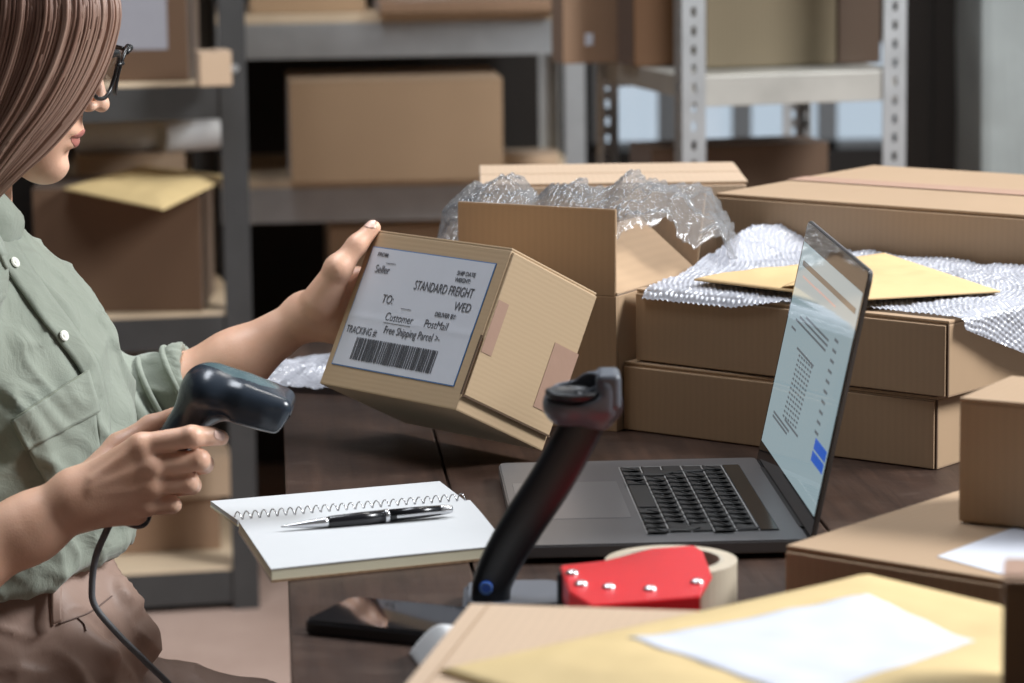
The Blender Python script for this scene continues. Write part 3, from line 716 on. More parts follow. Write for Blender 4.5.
# rack in the middle, galvanised
y2 = 6.05; yaw2 = .09
Rr = at_y(585, 60, y2); W2 = 1.05; P2 = (Rr.x - W2 * math.cos(yaw2), Rr.y - W2 * math.sin(yaw2))
lv2 = [at_y(420, v, y2 - .03).z for v in (22, 186)]
rack2 = rack('storage_rack', 'pale galvanised rack with board shelves at the back, middle', P2, yaw2, W2, .5, 2.4, [.30, lv2[1], lv2[0], lv2[0] + .45], .066, 'rack_steel', .04, False, ('pale_board', .018))
# rack on the right, perforated
y3 = 4.95; yaw3 = .27
Lr = at_y(682, 60, y3); P3 = (Lr.x, Lr.y); W3 = solve_x(P3, yaw3, 906)
lv3z = at_y(795, 74, y3 + .04).z
rack3 = rack('storage_rack', 'perforated steel rack with slotted posts behind the long carton', P3, yaw3, W3, .46, 2.4, [.12, lv3z - .36, lv3z, lv3z + .45], .048, 'rack_steel', .039, True, None, 'rack_steel_worn')

# ---------------- things on the racks
def rbox(name, label, u, v, z, yaw, w_, d_, h_, mat, group=None, y=None, **kw):
    p = at_z(u, v, z) if y is None else at_y(u, v, y)
    return carton(name, label, (p.x, p.y, z + .0005), yaw, w_, d_, h_, mat=mat, front=False, group=group, **kw)
z1a, z1b, z1c = lv1[0] + .0065, lv1[1] + .0065, max(lv1[2], .06) + .0065
k1 = rbox('carton', 'shade-darkened brown carton with a white label on the left rack, beside the face', 96, 84, z1a, .0, .160, .20, .30, 'cardboard_dark_shaded', y=5.43)
obj('shipping_label', box(NB(), .02, .125, -.0008, -.0001, .055, .24), 'label_shaded', k1)
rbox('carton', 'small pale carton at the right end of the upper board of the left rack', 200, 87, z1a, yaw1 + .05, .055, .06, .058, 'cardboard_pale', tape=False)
k2 = rbox('large_carton', 'large shade-darkened carton under a yellow envelope on the left rack', 36, 306, z1b, .0, .290, .22, .217, 'cardboard_dark_shaded', y=5.42, tape=False)
rbox('carton', 'narrow brown carton behind the large darkened carton on the left rack', 196, 284, z1b, yaw1, .035, .10, .19, 'cardboard', y=5.78, tape=False)
zt = z1b + .2195
pe = [at_z(u, v, zt + .006) for u, v in ((62, 186), (163, 207), (232, 174), (140, 164))]
mailer('padded_envelope', 'yellow padded envelope on the large darkened carton of the left rack', pe, zt, .012, 'manila_yellow', 8)
# rolls and a brown carton behind the envelope
ya = 5.86
zs = z1b
bkc = rbox('carton', 'brown carton standing behind the envelope on the left rack', 125, 150, z1b, yaw1, .09, .08, .315, 'cardboard_brown', y=ya - .02, tape=False)
def roll(label, u, v, y, r, L, yaw, mat, zfloor):
    p = at_y(u, v, y); t = thing('paper_roll', label, 'paper roll', (p.x, p.y, zfloor + r), yaw)
    b = NB(); cyl(b, (0, 0, 0), r, L, 28, 'X', bev=.002); cyl(b, (L / 2 + .0004, 0, 0), r * .55, .001, 20, 'X'); obj('sheet', b, 'white_plastic', t, smooth=False)
    b = NB(); cyl(b, (L / 2 + .0016, 0, 0), r * .5, .001, 20, 'X'); obj('core', b, 'cardboard_shadow_gap', t); return t
zk = k2.location.z + .208
# a second, lower box carries the rolls
cz = at_y(150, 200, 5.72)
kb = rbox('carton', 'pale carton holding the white rolls behind the yellow envelope', 80, 230, z1b, yaw1, .195, .10, .245, 'cardboard_pale', y=5.70, tape=False)
roll('white paper roll lying behind the yellow envelope, left of its neighbour', 118, 150, 5.76, .028, .15, yaw1 + .02, 'white_plastic', z1b + .2465)
roll('white paper roll lying behind the yellow envelope, at its right end', 190, 160, 5.77, .030, .11, yaw1 + .3, 'white_plastic', z1b + .2465)
# bottom of left rack
rbox('carton', 'large tan carton on the lowest board of the left rack', 118, 555, z1c, yaw1 - .0, .185, .22, .095, 'cardboard_brown', tape=False, flaps='l')
rbox('carton', 'pale block painting the sunlit top of the tan carton low on the left rack', 150, 478, z1c + .097, yaw1, .15, .2, .075, 'cardboard_pale', y=5.52, tape=False, flaps='l')  # separate pale box, paints the sunlit top of the carton below
# middle rack
z2a, z2b = lv2[0] + .0185, lv2[1] + .0185
rbox('large_carton', 'large tan carton alone on the middle rack shelf', 291, 184, z2b, yaw2, .402, .28, .192, 'cardboard', tape=False, flaps='x')
rbox('carton', 'pale flat carton low behind the large one on the middle rack', 498, 166, z2b, yaw2, .12, .1, .022, 'cardboard_pale', tape=False, flaps='l')
rbox('carton', 'tan carton on the top shelf of the middle rack, left', 250, 14, z2a, yaw2, .22, .3, .2, 'cardboard', tape=False)
k3 = rbox('carton', 'reddish carton with a white label on the top shelf of the middle rack', 380, 14, z2a, yaw2, .345, .3, .022, 'cardboard_brown', tape=False, flaps='l')
k3b = rbox('carton', 'reddish carton stacked highest on the middle rack', 382, 4, z2a + .0225, yaw2, .34, .3, .15, 'cardboard_brown', y=6.12, tape=False, flaps='l')
obj('shipping_label', box(NB(), .03, .13, -.0008, -.0001, .003, .1), 'label_paper', k3b)
rbox('carton', 'pale carton on the floor level shelf of the middle rack behind the parcel', 330, 250, .3185, yaw2, .26, .3, at_y(380, 224, 6.2).z - .3185, 'cardboard_pale', y=6.14, flaps='l', tape=False)
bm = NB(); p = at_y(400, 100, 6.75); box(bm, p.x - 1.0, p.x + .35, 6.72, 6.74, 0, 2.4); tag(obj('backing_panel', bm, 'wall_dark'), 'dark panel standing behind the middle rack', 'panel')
# right rack
z3 = lv3z + .0005; z3b = lv3z - .36
rbox('carton', 'olive tan carton on the shelf of the perforated rack', 706, 53, z3, yaw3, .225, .2, .26, 'cardboard_olive', tape=False, y=5.12)
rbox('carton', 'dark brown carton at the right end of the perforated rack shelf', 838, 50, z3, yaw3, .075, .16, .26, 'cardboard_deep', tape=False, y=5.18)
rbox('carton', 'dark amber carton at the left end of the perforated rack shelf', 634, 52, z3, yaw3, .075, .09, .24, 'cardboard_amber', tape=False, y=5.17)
kx = rbox('carton', 'brown carton with a small white sticker at the left edge of the perforated rack', 563, 40, z3 + .0, yaw3, .15, .07, .26, 'cardboard_brown', tape=False, y=5.25)
obj('sticker', box(NB(), .038, .052, -.0008, -.0001, .03, .05), 'label_paper', kx)
rbox('wide_carton', 'brown carton on the lower shelf of the perforated rack', 652, 205, z3b, yaw3, .31, .12, at_y(760, 140, 5.3).z - z3b, 'cardboard_dark_shaded', tape=False, y=5.17, flaps='x')

# ================================================================ LAPTOP
LH0 = Vector((.2438, 2.544, TZ)); LYW = .0496; LW_, LD_ = .349, .241
lap = thing('laptop', 'open dark grey laptop on the table showing a pale page on its screen', 'laptop', LH0, LYW)
bm = NB(); prism(bm, [(-LD_ + .008, 0), (-LD_ + .002, .002), (-LD_, .008), (-LD_, LW_ - .008), (-LD_ + .002, LW_ - .002), (-LD_ + .008, LW_), (-.004, LW_), (0, LW_ - .004), (0, .004), (-.004, 0)], .0045, .0155, bev=.0014)
base = obj('base', bm, 'space_grey', lap)
for x in (-.22, -.03):
    for y in (.03, LW_ - .03): obj('rubber_foot', cyl(NB(), (x, y, .0023), .008, .0046, 16), 'key_black', base)
obj('trackpad', box(NB(), -.233, -.139, .099, .252, .0154, .0158, .0003), 'trackpad_grey', lap)
kb_ = NB(); KX0, KX1, KY0, KY1 = -.131, -.020, .036, .313
box(kb_, KX0, KX1, KY0, KY1, .0154, .0157)
kbd = obj('keyboard', kb_, 'key_black', lap)
kr = NB(); 
for e in range(1, 6): box(kr, KX0 + e * .0188 - .0006, KX0 + e * .0188 + .0004, KY0, KY1, .0157, .0161)
box(kr, KX0 - .0008, KX1, KY1 - .0002, KY1 + .0007, .0155, .0160); box(kr, KX0 - .0008, KX0, KY0, KY1, .0155, .0159)
obj('row_glint', kr, 'key_glint', kbd)  # bright strips paint reflections between the rows and along the edges
obj('touch_bar', box(NB(), KX0 + 5 * .0188 + .0012, KX1 - .001, KY0 + .001, KY1 - .001, .0157, .0166, .0003), 'touch_strip', kbd)
rows = [([1, 1, 1, 1.25, 5.25, 1.25, 1, 1, 1, 1], ['fn', '^', '~', '#', '', '#', '~', '<', 'v', '>']),
        ([2.3] + [1] * 10 + [2.2], ['sh'] + list('ZXCVBNM,./') + ['sh']), ([1.75] + [1] * 11 + [1.75], [''] + list("ASDFGHJKL;'") + ['']),
        ([1.5] + [1] * 12 + [1], ['tab'] + list('QWERTYUIOP[]') + ['\\']), ([1] * 13 + [1.5], list('`1234567890-=') + ['del'])]
TM = Matrix(((0, 0, 1, 0), (-1, 0, 0, 0), (0, 1, 0, 0), (0, 0, 0, 1)))
kproto = {}
for r_, (ws, ls) in enumerate(rows):
    tot = sum(ws); un = (KY1 - KY0 - .002) / tot; y = KY1 - .001; x0 = KX0 + r_ * .0188 + .0009
    for w__, s_ in zip(ws, ls):
        bm = NB(); hw = w__ * un / 2 - .0009; box(bm, 0, .0168, -hw, hw, 0, .0011, .0004, seg=1); nf = len(bm.faces)
        if s_:
            # letters face the typist, who sits towards -x
            Mx_ = Matrix(((0, 0, 1, .0055), (-1, 0, 0, .0015 * len(s_)), (0, -1, 0, .0012), (0, 0, 0, 1)))
            Mt = Matrix(((0, 0, 1, .0055), (-1, 0, 0, .0016 * len(s_)), (0, 1, 0, 0), (0, 0, 0, 1)))
            # text is laid in x,z of its frame: x -> -y, z -> +x
            Mk = Matrix(((0, 0, 1, .0055), (-1, 0, 0, .0016 * len(s_)), (0, -1, 0, .00115), (0, 0, 0, 1)))
            old = set(bm.faces); text_mesh(bm, s_, 0, 0, .0040, Mk, yoff=0.0)
            for f in bm.faces:
                if f not in old: f.material_index = 1
        me = bpy.data.meshes.new('key'); bm.normal_update(); bm.to_mesh(me); bm.free()
        me.materials.append(MATS['key_black']); me.materials.append(MATS['key_legend'])
        o = bpy.data.objects.new('key', me); COL.objects.link(o); o.parent = kbd; o.location = (x0, y - w__ * un / 2, .0157); y -= w__ * un
ports = NB()
for x, l in ((-.035, .012), (-.055, .009), (-.075, .009)): box(ports, x - l / 2, x + l / 2, -.0004, .001, .0085, .0115)
obj('port', ports, 'glass_black', base) if False else ports.free()
LID = 1.361; LL = .232
LMx = Matrix.Translation((.0, LW_, .0115)) @ Matrix(((0, math.cos(LID), -math.sin(LID), 0), (-1, 0, 0, 0), (0, math.sin(LID), math.cos(LID), 0), (0, 0, 0, 1)))
lid = bpy.data.objects.new('screen_lid', None)
bm = NB(); prism(bm, [(.004, 0), (LW_ - .004, 0), (LW_, .004), (LW_, LL - .008), (LW_ - .003, LL - .002), (LW_ - .008, LL), (.008, LL), (.003, LL - .002), (0, LL - .008), (0, .004)], -.0042, -.0006, M=LMx, bev=.0008)
lid = obj('screen_lid', bm, 'space_grey', lap)
bm = NB(); prism(bm, [(.002, .002), (LW_ - .002, .002), (LW_ - .002, LL - .006), (LW_ - .006, LL - .0015), (.006, LL - .0015), (.002, LL - .006)], -.0006, 0, M=LMx)
obj('bezel', bm, 'screen_bezel', lid)
SX0, SX1, SY0, SY1 = .0075, LW_ - .0075, .022, LL - .020
obj('display', box(NB(), SX0, SX1, SY0, SY1, .0, .0002, M=LMx), 'screen_page', lid)
bm = NB(); cyl(bm, (0, LW_ / 2, .0105), .0055, LW_ * .72, 20, 'Y'); obj('hinge', bm, 'key_black', lap)
LWm = Matrix.LocRotScale(LH0, Matrix.Rotation(LYW, 3, 'Z'), None) @ LMx; LWi = LWm.inverted()
def lp(u, v):
    o_ = LWi @ Vector(CAM); d_ = LWi.to_3x3() @ Vector(ray(u, v)); return o_ + d_ * (-o_.z / d_.z)
def sline(bm, u0, v0, u1, v1, wd, z=.0003):
    a, b = lp(u0, v0), lp(u1, v1); box(bm, min(a.x, b.x), max(a.x, b.x), (a.y + b.y) / 2 - wd / 2, (a.y + b.y) / 2 + wd / 2, .0002, z, M=LMx)
bm = NB(); sline(bm, 803, 264, 856, 310, .005); obj('page_header_bar', bm, 'screen_bar', lid)
bm = NB(); sline(bm, 803, 277, 821, 292, .0020); sline(bm, 817, 290, 836, 306, .0020); obj('page_heading', bm, 'screen_pink', lid)
bm = NB()
for a in ((796, 320, 826, 350), (800, 318, 828, 345), (806, 318, 829, 340), (792, 326, 796, 331), (797, 349, 814, 365), (774, 411, 789, 432), (773, 415, 787, 434), (785, 419, 798, 437)): sline(bm, *a, .0022)
for k in range(14):
    f = k / 13; u0 = 799 - 16 * f; v0 = 355 + 60 * f
    for j in range(6): sline(bm, u0 + j * 2.4, v0 + j * 2.3, u0 + j * 2.4 + 1.6, v0 + j * 2.3 + 1.5, .0020)
for k in range(10): f = k / 9; sline(bm, 835 - 20 * f, 339 + 92 * f, 838.5 - 20 * f, 343 + 92 * f, .0026)
obj('page_text', bm, 'screen_ink', lid)
bm = NB(); sline(bm, 815, 443, 826, 458, .0095); obj('page_button', bm, 'screen_blue', lid)
bm = NB(); sline(bm, 812, 455, 823, 470, .0085); obj('page_button', bm, 'screen_blue', lid)

# ================================================================ NOTEBOOK AND PEN
zb = TZ + .006; zf = TZ + .0115
nA = [at_z(u, v, zb) for u, v in ((210, 501), (440, 481), (466, 501), (237, 520))]
nF = [at_z(u, v, zf) for u, v in ((238, 520), (470, 500), (506, 545), (271, 569))]
nb = thing('notebook', 'open spiral notebook with blank white pages overhanging the table edge', 'notebook', (nF[3].x, nF[3].y, TZ))
O = Vector((nF[3].x, nF[3].y, TZ))
def slab(name, Q4, z0, z1, mat, parent, curl=0.0, inset=0.0):
    Q4 = [Vector((q.x - O.x, q.y - O.y, 0)) for q in Q4]; c = sum(Q4, Vector()) / 4; Q4 = [q + (c - q) * inset for q in Q4]
    def f(a, b, z):
        p = (Q4[0] * (1 - a) + Q4[1] * a) * (1 - b) + (Q4[3] * (1 - a) + Q4[2] * a) * b
        return Vector((p.x, p.y, z + curl * (a ** 6) * math.sin(b * PI) + curl * .3 * math.sin(a * PI)))
    bm = NB(); N = 16
    T = [[bm.verts.new(f(i / N, j / N, z1)) for j in range(N + 1)] for i in range(N + 1)]; Bv = [[bm.verts.new(f(i / N, j / N, z0) - Vector((0, 0, curl * (i / N) ** 6 * math.sin(j / N * PI) * .8))) for j in range(N + 1)] for i in range(N + 1)]
    for i in range(N):
        for j in range(N): bm.faces.new((T[i][j], T[i + 1][j], T[i + 1][j + 1], T[i][j + 1])); bm.faces.new((Bv[i][j], Bv[i][j + 1], Bv[i + 1][j + 1], Bv[i + 1][j]))
    for i in range(N):
        bm.faces.new((T[i][0], Bv[i][0], Bv[i + 1][0], T[i + 1][0])); bm.faces.new((T[i + 1][N], Bv[i + 1][N], Bv[i][N], T[i][N]))
        bm.faces.new((T[0][i + 1], Bv[0][i + 1], Bv[0][i], T[0][i])); bm.faces.new((T[N][i], Bv[N][i], Bv[N][i + 1], T[N][i + 1]))
    bmesh.ops.recalc_face_normals(bm, faces=bm.faces[:]); return obj(name, bm, mat, parent)
slab('cover', nA, 0.0002, .0018, 'paper_cream', nb); slab('page', nA, .0018, .006, 'paper_white', nb, inset=.004)
slab('cover', nF, 0.0002, .0022, 'cardboard_edge', nb); slab('page_block', nF, .0022, .0105, 'paper_cream', nb, inset=.006); slab('page', nF, .0106, .0115, 'paper_white', nb, .0014)
s0 = at_z(236, 520, TZ + .010) - O; s1 = at_z(468, 501, TZ + .010) - O; ax = (s1 - s0).normalized(); sd = Vector((-ax.y, ax.x, 0)); pts = []
NL = 27
for k in range(NL * 12):
    f = k / (NL * 12); th_ = f * NL * 2 * PI; pts.append(s0 + (s1 - s0) * f + sd * math.cos(th_) * .0052 + Vector((0, 0, math.sin(th_) * .0056 + .0015)))
bm = NB(); tube(bm, pts, .00055, 5); obj('spiral_binding', bm, 'pen_silver', nb, smooth=True)
pz_ = TZ + .0180
pa = at_z(281, 527, pz_ - .002); pb_ = at_z(452, 509, pz_ + .001); pl = (pb_ - pa).length; X = (pb_ - pa).normalized(); Zz = Vector((0, 0, 1)); Y = Zz.cross(X).normalized(); Zz = X.cross(Y)
PM = Matrix(((X.x, Y.x, Zz.x, pa.x), (X.y, Y.y, Zz.y, pa.y), (X.z, Y.z, Zz.z, pa.z), (0, 0, 0, 1)))
pen = thing('ballpoint_pen', 'black and silver ballpoint pen lying on the notebook', 'pen', mat=PM)
def lathe(pr, n=20):
    bm = NB(); tube(bm, [(p[0], 0, 0) for p in pr], [p[1] for p in pr], n); return bm
obj('tip', lathe([(0, .0004), (.003, .0010), (.006, .0014), (.028, .0036), (.038, .0044), (.041, .0046)]), 'pen_silver', pen, True)
obj('barrel', lathe([(.041, .0044), (.043, .0050), (.070, .0056), (pl * .60, .0056)]), 'pen_black', pen, True)
obj('ring', lathe([(pl * .60, .0058), (pl * .605, .0060), (pl * .618, .0060), (pl * .624, .0058)]), 'pen_silver', pen, True)
obj('cap', lathe([(pl * .624, .0054), (pl * .80, .0052), (pl * .925, .0044)]), 'pen_black', pen, True)
obj('end_button', lathe([(pl * .925, .0044), (pl * .94, .0045), (pl * .985, .0036), (pl, .0030)]), 'pen_silver', pen, True)
bm = NB(); box(bm, pl * .66, pl * .95, -.0072, -.0060, -.0014, .0010, .0004); box(bm, pl * .93, pl * .95, -.0066, -.003, -.0014, .0010); obj('clip', bm, 'pen_silver', pen)

# ================================================================ PHONE
ph0 = at_z(302, 628, TZ + .005); PYW = -.42
ph = thing('smartphone', 'black smartphone lying face up near the left table edge', 'phone', (ph0.x, ph0.y, TZ + .0003), PYW)
def rrect(w_, h_, r, n=6):
    out = []
    for cx, cy, a0 in ((w_ - r, h_ - r, 0), (r, h_ - r, 90), (r, r, 180), (w_ - r, r, 270)):
        for k in range(n + 1): a = math.radians(a0 + 90 * k / n); out.append((cx + r * math.cos(a), cy + r * math.sin(a)))
    return out
obj('case', prism(NB(), rrect(.158, .082, .009), 0, .0105, bev=.0016), 'phone_frame', ph)
bm = prism(NB(), rrect(.154, .078, .008), .0105, .0110); 
for v in bm.verts: v.co += Vector((.002, .002, 0))
obj('screen', bm, 'glass_black', ph)
bm = NB(); cyl(bm, (.149, .041, .0111), .0016, .0003, 12); obj('front_camera', bm, 'grey_plastic', ph)

# ================================================================ WHITE MAILING BAG, SCANNER STAND, TAPE DISPENSER
bagc = [Vector((-.047, 2.105, 0)), Vector((.028, 2.105, 0)), Vector((.032, 2.235, 0)), Vector((-.078, 2.245, 0))]
mailer('mailing_bag', 'glossy pale grey plastic bag between the phone and the near carton', bagc, TZ + .0003, .034, 'white_plastic', 12)
sy = 2.36
def W(u, v, y): return np.array(at_y(u, v, y))
sb = at_z(487, 592, TZ)
st = thing('scanner_stand', 'black arm stand for the handheld scanner with an empty cradle on top', 'scanner stand', (sb.x, sy, TZ))
off = Vector((sb.x, sy, TZ))
bm = NB(); prism(bm, rrect(.078, .085, .015), 0, .014, bev=.004)
for v in bm.verts: v.co += Vector((-.018, -.022, 0))
obj('base', bm, 'grey_plastic', st)
arm = [(490, 588), (503, 558), (524, 522), (549, 484), (571, 446), (586, 418), (594, 396)]
bm = NB(); C_ = crspline([tuple(W(u, v, sy) - np.array(off)) for u, v in arm], 40); wv = []
C_[0][2] = .010
for i, p in enumerate(C_):
    a = C_[max(0, i - 1)]; b = C_[min(40, i + 1)]; t_ = Vector(b - a).normalized(); n_ = Vector((t_.z, 0, -t_.x)); yv = Vector((0, 1, 0))
    hw = .0150 + .002 * math.sin(i / 40 * PI); hd = .011; P_ = Vector(p); sec = []
    for k in range(16):
        an = 2 * PI * k / 16; cx = math.copysign(abs(math.cos(an)) ** .55, math.cos(an)); cy = math.copysign(abs(math.sin(an)) ** .55, math.sin(an)); sec.append(bm.verts.new(P_ + n_ * cx * hw + yv * cy * hd))
    wv.append(sec)
for i in range(40):
    for k in range(16): bm.faces.new((wv[i][k], wv[i][(k + 1) % 16], wv[i + 1][(k + 1) % 16], wv[i + 1][k]))
bm.faces.new(wv[0]); bm.faces.new(wv[-1]); bmesh.ops.recalc_face_normals(bm, faces=bm.faces[:])
obj('arm', bm, 'black_plastic', st, smooth=True)
bm = NB(); q = W(486, 588, sy - .014) - np.array(off); cyl(bm, q, .0052, .002, 20, 'Y', cap=True); mk = obj('maker_mark', bm, 'blue_mark', st)
bm = NB(); tube(bm, [(q[0] + .0042 * math.cos(a * .2), q[1] - .0012, q[2] + .0042 * math.sin(a * .2)) for a in range(31)], .0006, 6); obj('maker_ring', bm, 'label_rim', mk)
def o3(u, v, dy=0): return W(u, v, sy + dy) - np.array(off)
cr_ = [cap(o3(597, 412), o3(601, 392), .0150, .0145, .016, s=(1, .9, 1)), ell(o3(577, 402), (.0240, .020, .0175), .008), ell(o3(565, 406), (.0145, .018, .0135), .010), blk(o3(598, 394), (.012, .019, .014), .006, .010),
       ell(o3(574, 388, -.010), (.0235, .0185, .0125), .003, sub=True)]
sdf_mesh('cradle', cr_, o3(535, 440, -.04), o3(640, 355, .05), .0012, 'grey_plastic', st)
sdf_mesh('cradle_hollow_dark', [ell(o3(574, 391, -.008), (.0222, .0172, .0105), .003), ell(o3(574, 379, -.010), (.0260, .022, .0120), .003, sub=True)], o3(535, 440, -.04), o3(640, 355, .05), .0012, 'black_plastic', st)  # black inset added to paint the hollow of the cradle dark
sdf_mesh('cradle_back', [blk(o3(608, 389), (.0095, .0185, .0145), .005, .006)], o3(580, 420, -.04), o3(640, 355, .05), .0012, 'grey_plastic', st)
bm = NB(); q = o3(603, 405, -.010); cyl(bm, q, .0155, .006, 28, 'Y', bev=.0015); obj('swivel_ring', bm, 'grey_plastic', st, smooth=False)
# tape dispenser
td0 = at_z(671, 561, TZ + .049); td = thing('tape_dispenser', 'red tape dispenser lying on its side with a roll of tan tape', 'tape dispenser', (td0.x, td0.y, TZ))
off = Vector((td0.x, td0.y, TZ))
def ring(bm, ro, ri, z0, z1, n=56):
    vs = [[bm.verts.new((r * math.cos(2 * PI * k / n), r * math.sin(2 * PI * k / n), z)) for k in range(n)] for r, z in ((ro, z0), (ro, z1), (ri, z1), (ri, z0))]
    for j in range(4):
        for k in range(n): bm.faces.new((vs[j][k], vs[j][(k + 1) % n], vs[(j + 1) % 4][(k + 1) % n], vs[(j + 1) % 4][k]))
    return bm
obj('tape_roll', ring(NB(), .050, .040, .004, .050), 'tape_tan', td, smooth=False); obj('cardboard_core', ring(NB(), .0398, .0370, .0035, .0505), 'core_card', td)
rp = [at_z(u, v, TZ + .054) - off for u, v in ((561, 566), (570, 592), (592, 606), (700, 597), (712, 577), (703, 552), (694, 546), (652, 549), (606, 561))]
bm = prism(NB(), [(p.x, p.y) for p in rp], .0525, .0545, bev=.0006); obj('side_plate', bm, 'red_paint', td)
bm = NB()
sk = [at_z(u, v, TZ + .054) - off for u, v in ((561, 566), (570, 592), (592, 606), (700, 597))]
for a, b in zip(sk[:-1], sk[1:]):
    bm2 = bm; d_ = (b - a); n_ = Vector((d_.y, -d_.x, 0)).normalized() * .0008
    vs = [bm.verts.new((p.x, p.y, z)) for p, z in ((a - n_, .034), (b - n_, .034), (b - n_, .0535), (a - n_, .0535), (a + n_, .034), (b + n_, .034), (b + n_, .0535), (a + n_, .0535))]
    for f in ((0, 1, 2, 3), (7, 6, 5, 4), (0, 4, 5, 1), (3, 2, 6, 7), (1, 5, 6, 2), (0, 3, 7, 4)): bm.faces.new([vs[i] for i in f])
obj('plate_rim', bm, 'red_paint', td)
for u, v in ((572, 572), (581, 583), (609, 586), (650, 588), (697, 581)):
    p = at_z(u, v, TZ + .056) - off; b2 = NB(); bmesh.ops.create_uvsphere(b2, u_segments=16, v_segments=10, radius=.0052)
    for v_ in b2.verts: v_.co = Vector((v_.co.x, v_.co.y, v_.co.z * .6)) + Vector((p.x, p.y, .0548))
    obj('bolt', b2, 'bolt_steel', td, smooth=True)
bm = NB(); cyl(bm, (-.075, -.045, .026), .012, .051, 20, bev=.001); obj('guide_roller', bm, 'black_plastic', td)
bm = prism(NB(), [(p.x * .9, p.y * .9 - .004) for p in rp], .0002, .0025); obj('side_plate', bm, 'red_paint', td)

# ================================================================ THE WOMAN
P0 = at_y(0, 640, 2.92)
# head frame: x forward (towards +x), pitched down
HC = W(-3, 37, 2.90); HP = math.radians(17); HYW = math.radians(-4)
HRm = np.array(Matrix.Rotation(HYW, 3, 'Z') @ Matrix.Rotation(HP, 3, 'Y'))
def hd(x, y, z): return HC + HRm @ np.array([x, y, z])
hd_R = HRm
def torso_prims(g=0.0):
    s = (1, .74, 1)
    def TP(u, v, y): return W(u, v, y)
    return [cap(TP(-66, 258, 2.93), TP(-22, 352, 2.91), .062 + g, .100 + g, .04, s=s),
            cap(TP(-22, 352, 2.91), TP(6, 440, 2.90), .100 + g, .102 + g, .04, s=s),
            cap(TP(6, 440, 2.90), TP(2, 545, 2.90), .104 + g, .094 + g, .05, s=s),
            cap(TP(2, 545, 2.90), TP(-8, 640, 2.90), .094 + g, .112 + g, .05, s=s),
            cap(TP(-75, 272, 2.76), TP(-30, 278, 3.06), .050 + g, .046 + g, .04)]     # shoulder girdle
neck_a = hd(-.035, 0, -.03)
body = torso_prims(-.014) + [
    cap(neck_a, W(-52, 235, 2.92), .052, .060, .03),
    # head
    ell(hd(-.018, 0, .035), (.098, .077, .092), .02, HRm), ell(hd(.028, 0, -.022), (.060, .061, .080), .025, HRm), ell(hd(.036, 0, .050), (.056, .062, .050), .02, HRm),
    cap(hd(-.005, .046, -.050), hd(.066, .012, -.094), .021, .015, .025), cap(hd(-.005, -.046, -.050), hd(.066, -.012, -.094), .021, .015, .025),
    ell(hd(.0745, 0, -.100), (.0185, .018, .016), .02, HRm), ell(hd(.066, 0, -.062), (.0285, .034, .036), .02, HRm),
    ell(hd(.050, .034, -.024), (.030, .026, .024), .02, HRm), ell(hd(.050, -.034, -.024), (.030, .026, .024), .02, HRm),
    ell(hd(.082, .030, .006), (.015, .016, .013), .012, HRm, True), ell(hd(.082, -.030, .006), (.015, .016, .013), .012, HRm, True),
    ell(hd(.080, 0, .026), (.014, .040, .009), .012, HRm),
    cap(hd(.086, 0, .012), hd(.108, 0, -.029), .0058, .0064, .010), ell(hd(.1085, 0, -.0330), (.0074, .0078, .0064), .006, HRm),
    ell(hd(.098, .0110, -.0355), (.0088, .0050, .0060), .005, HRm), ell(hd(.098, -.0110, -.0355), (.0088, .0050, .0060), .005, HRm),
    ell(hd(.105, .0062, -.0415), (.0052, .0030, .0026), .002, HRm, True), ell(hd(.105, -.0062, -.0415), (.0052, .0030, .0026), .002, HRm, True),
    ell(hd(.0905, 0, -.0620), (.0090, .0200, .0060), .006, HRm), ell(hd(.0885, 0, -.0740), (.0090, .0170, .0066), .006, HRm), ell(hd(.1000, 0, -.0675), (.0075, .022, .0010), .002, HRm, True),
    ell(hd(.0955, 0, -.0860), (.007, .018, .0045), .010, HRm, True),
    # ears
    ell(hd(-.012, .076, -.004), (.017, .007, .028), .006, HRm), ell(hd(-.012, -.076, -.004), (.017, .007, .028), .006, HRm),
    # far (left) arm
    cap(W(-26, 284, 3.06), W(92, 414, 3.10), .040, .031, .02), cap(W(92, 414, 3.10), W(165, 394, 3.10), .031, .031, .02), cap(W(165, 394, 3.10), W(236, 362, 3.10), .033, .0295, .02), cap(W(236, 362, 3.10), W(306, 316, 3.10), .0295, .0200, .02),
    # near (right) arm
    cap(W(-75, 278, 2.74), W(-118, 560, 2.66), .042, .034, .02), cap(W(-118, 572, 2.66), W(-40, 562, 2.67), .038, .034, .02), cap(W(-40, 562, 2.67), W(30, 528, 2.68), .034, .0270, .02), cap(W(30, 528, 2.68), W(78, 499, 2.68), .0270, .0245, .02)]
def finger(pts, rads, k=.004):
    out = []
    for i in range(len(pts) - 1): out.append(cap(pts[i], pts[i + 1], rads[i], rads[i + 1], k))
    return out
# right hand round the scanner's grip
yh = 2.672
rh = [cap(W(78, 499, 2.68), W(138, 450, yh), .022, .0130, .012), cap(W(78, 499, 2.68), W(146, 467, yh - .003), .022, .0125, .012), cap(W(78, 499, 2.68), W(146, 486, yh - .001), .022, .0120, .012), cap(W(78, 499, 2.68), W(140, 502, yh + .004), .020, .0110, .012)]
rh += [cap(W(88, 512, 2.690), W(136, 513, 2.690), .0130, .0110, .012)]
rh += [ell(W(143, 445, yh - .004), (.0115, .0115, .0112), .006), ell(W(153, 466, yh - .008), (.0112, .0110, .0105), .006), ell(W(153, 487, yh - .005), (.0105, .0105, .0100), .006), ell(W(146, 506, yh + .001), (.0095, .0095, .0095), .006)]
rh += [cap(W(90, 488, yh - .016), W(150, 466, yh - .0125), .0022, .0026, .006), cap(W(90, 494, yh - .015), W(150, 487, yh - .0105), .0022, .0026, .006), cap(W(92, 480, yh - .014), W(138, 447, yh - .0105), .0022, .0026, .006)]
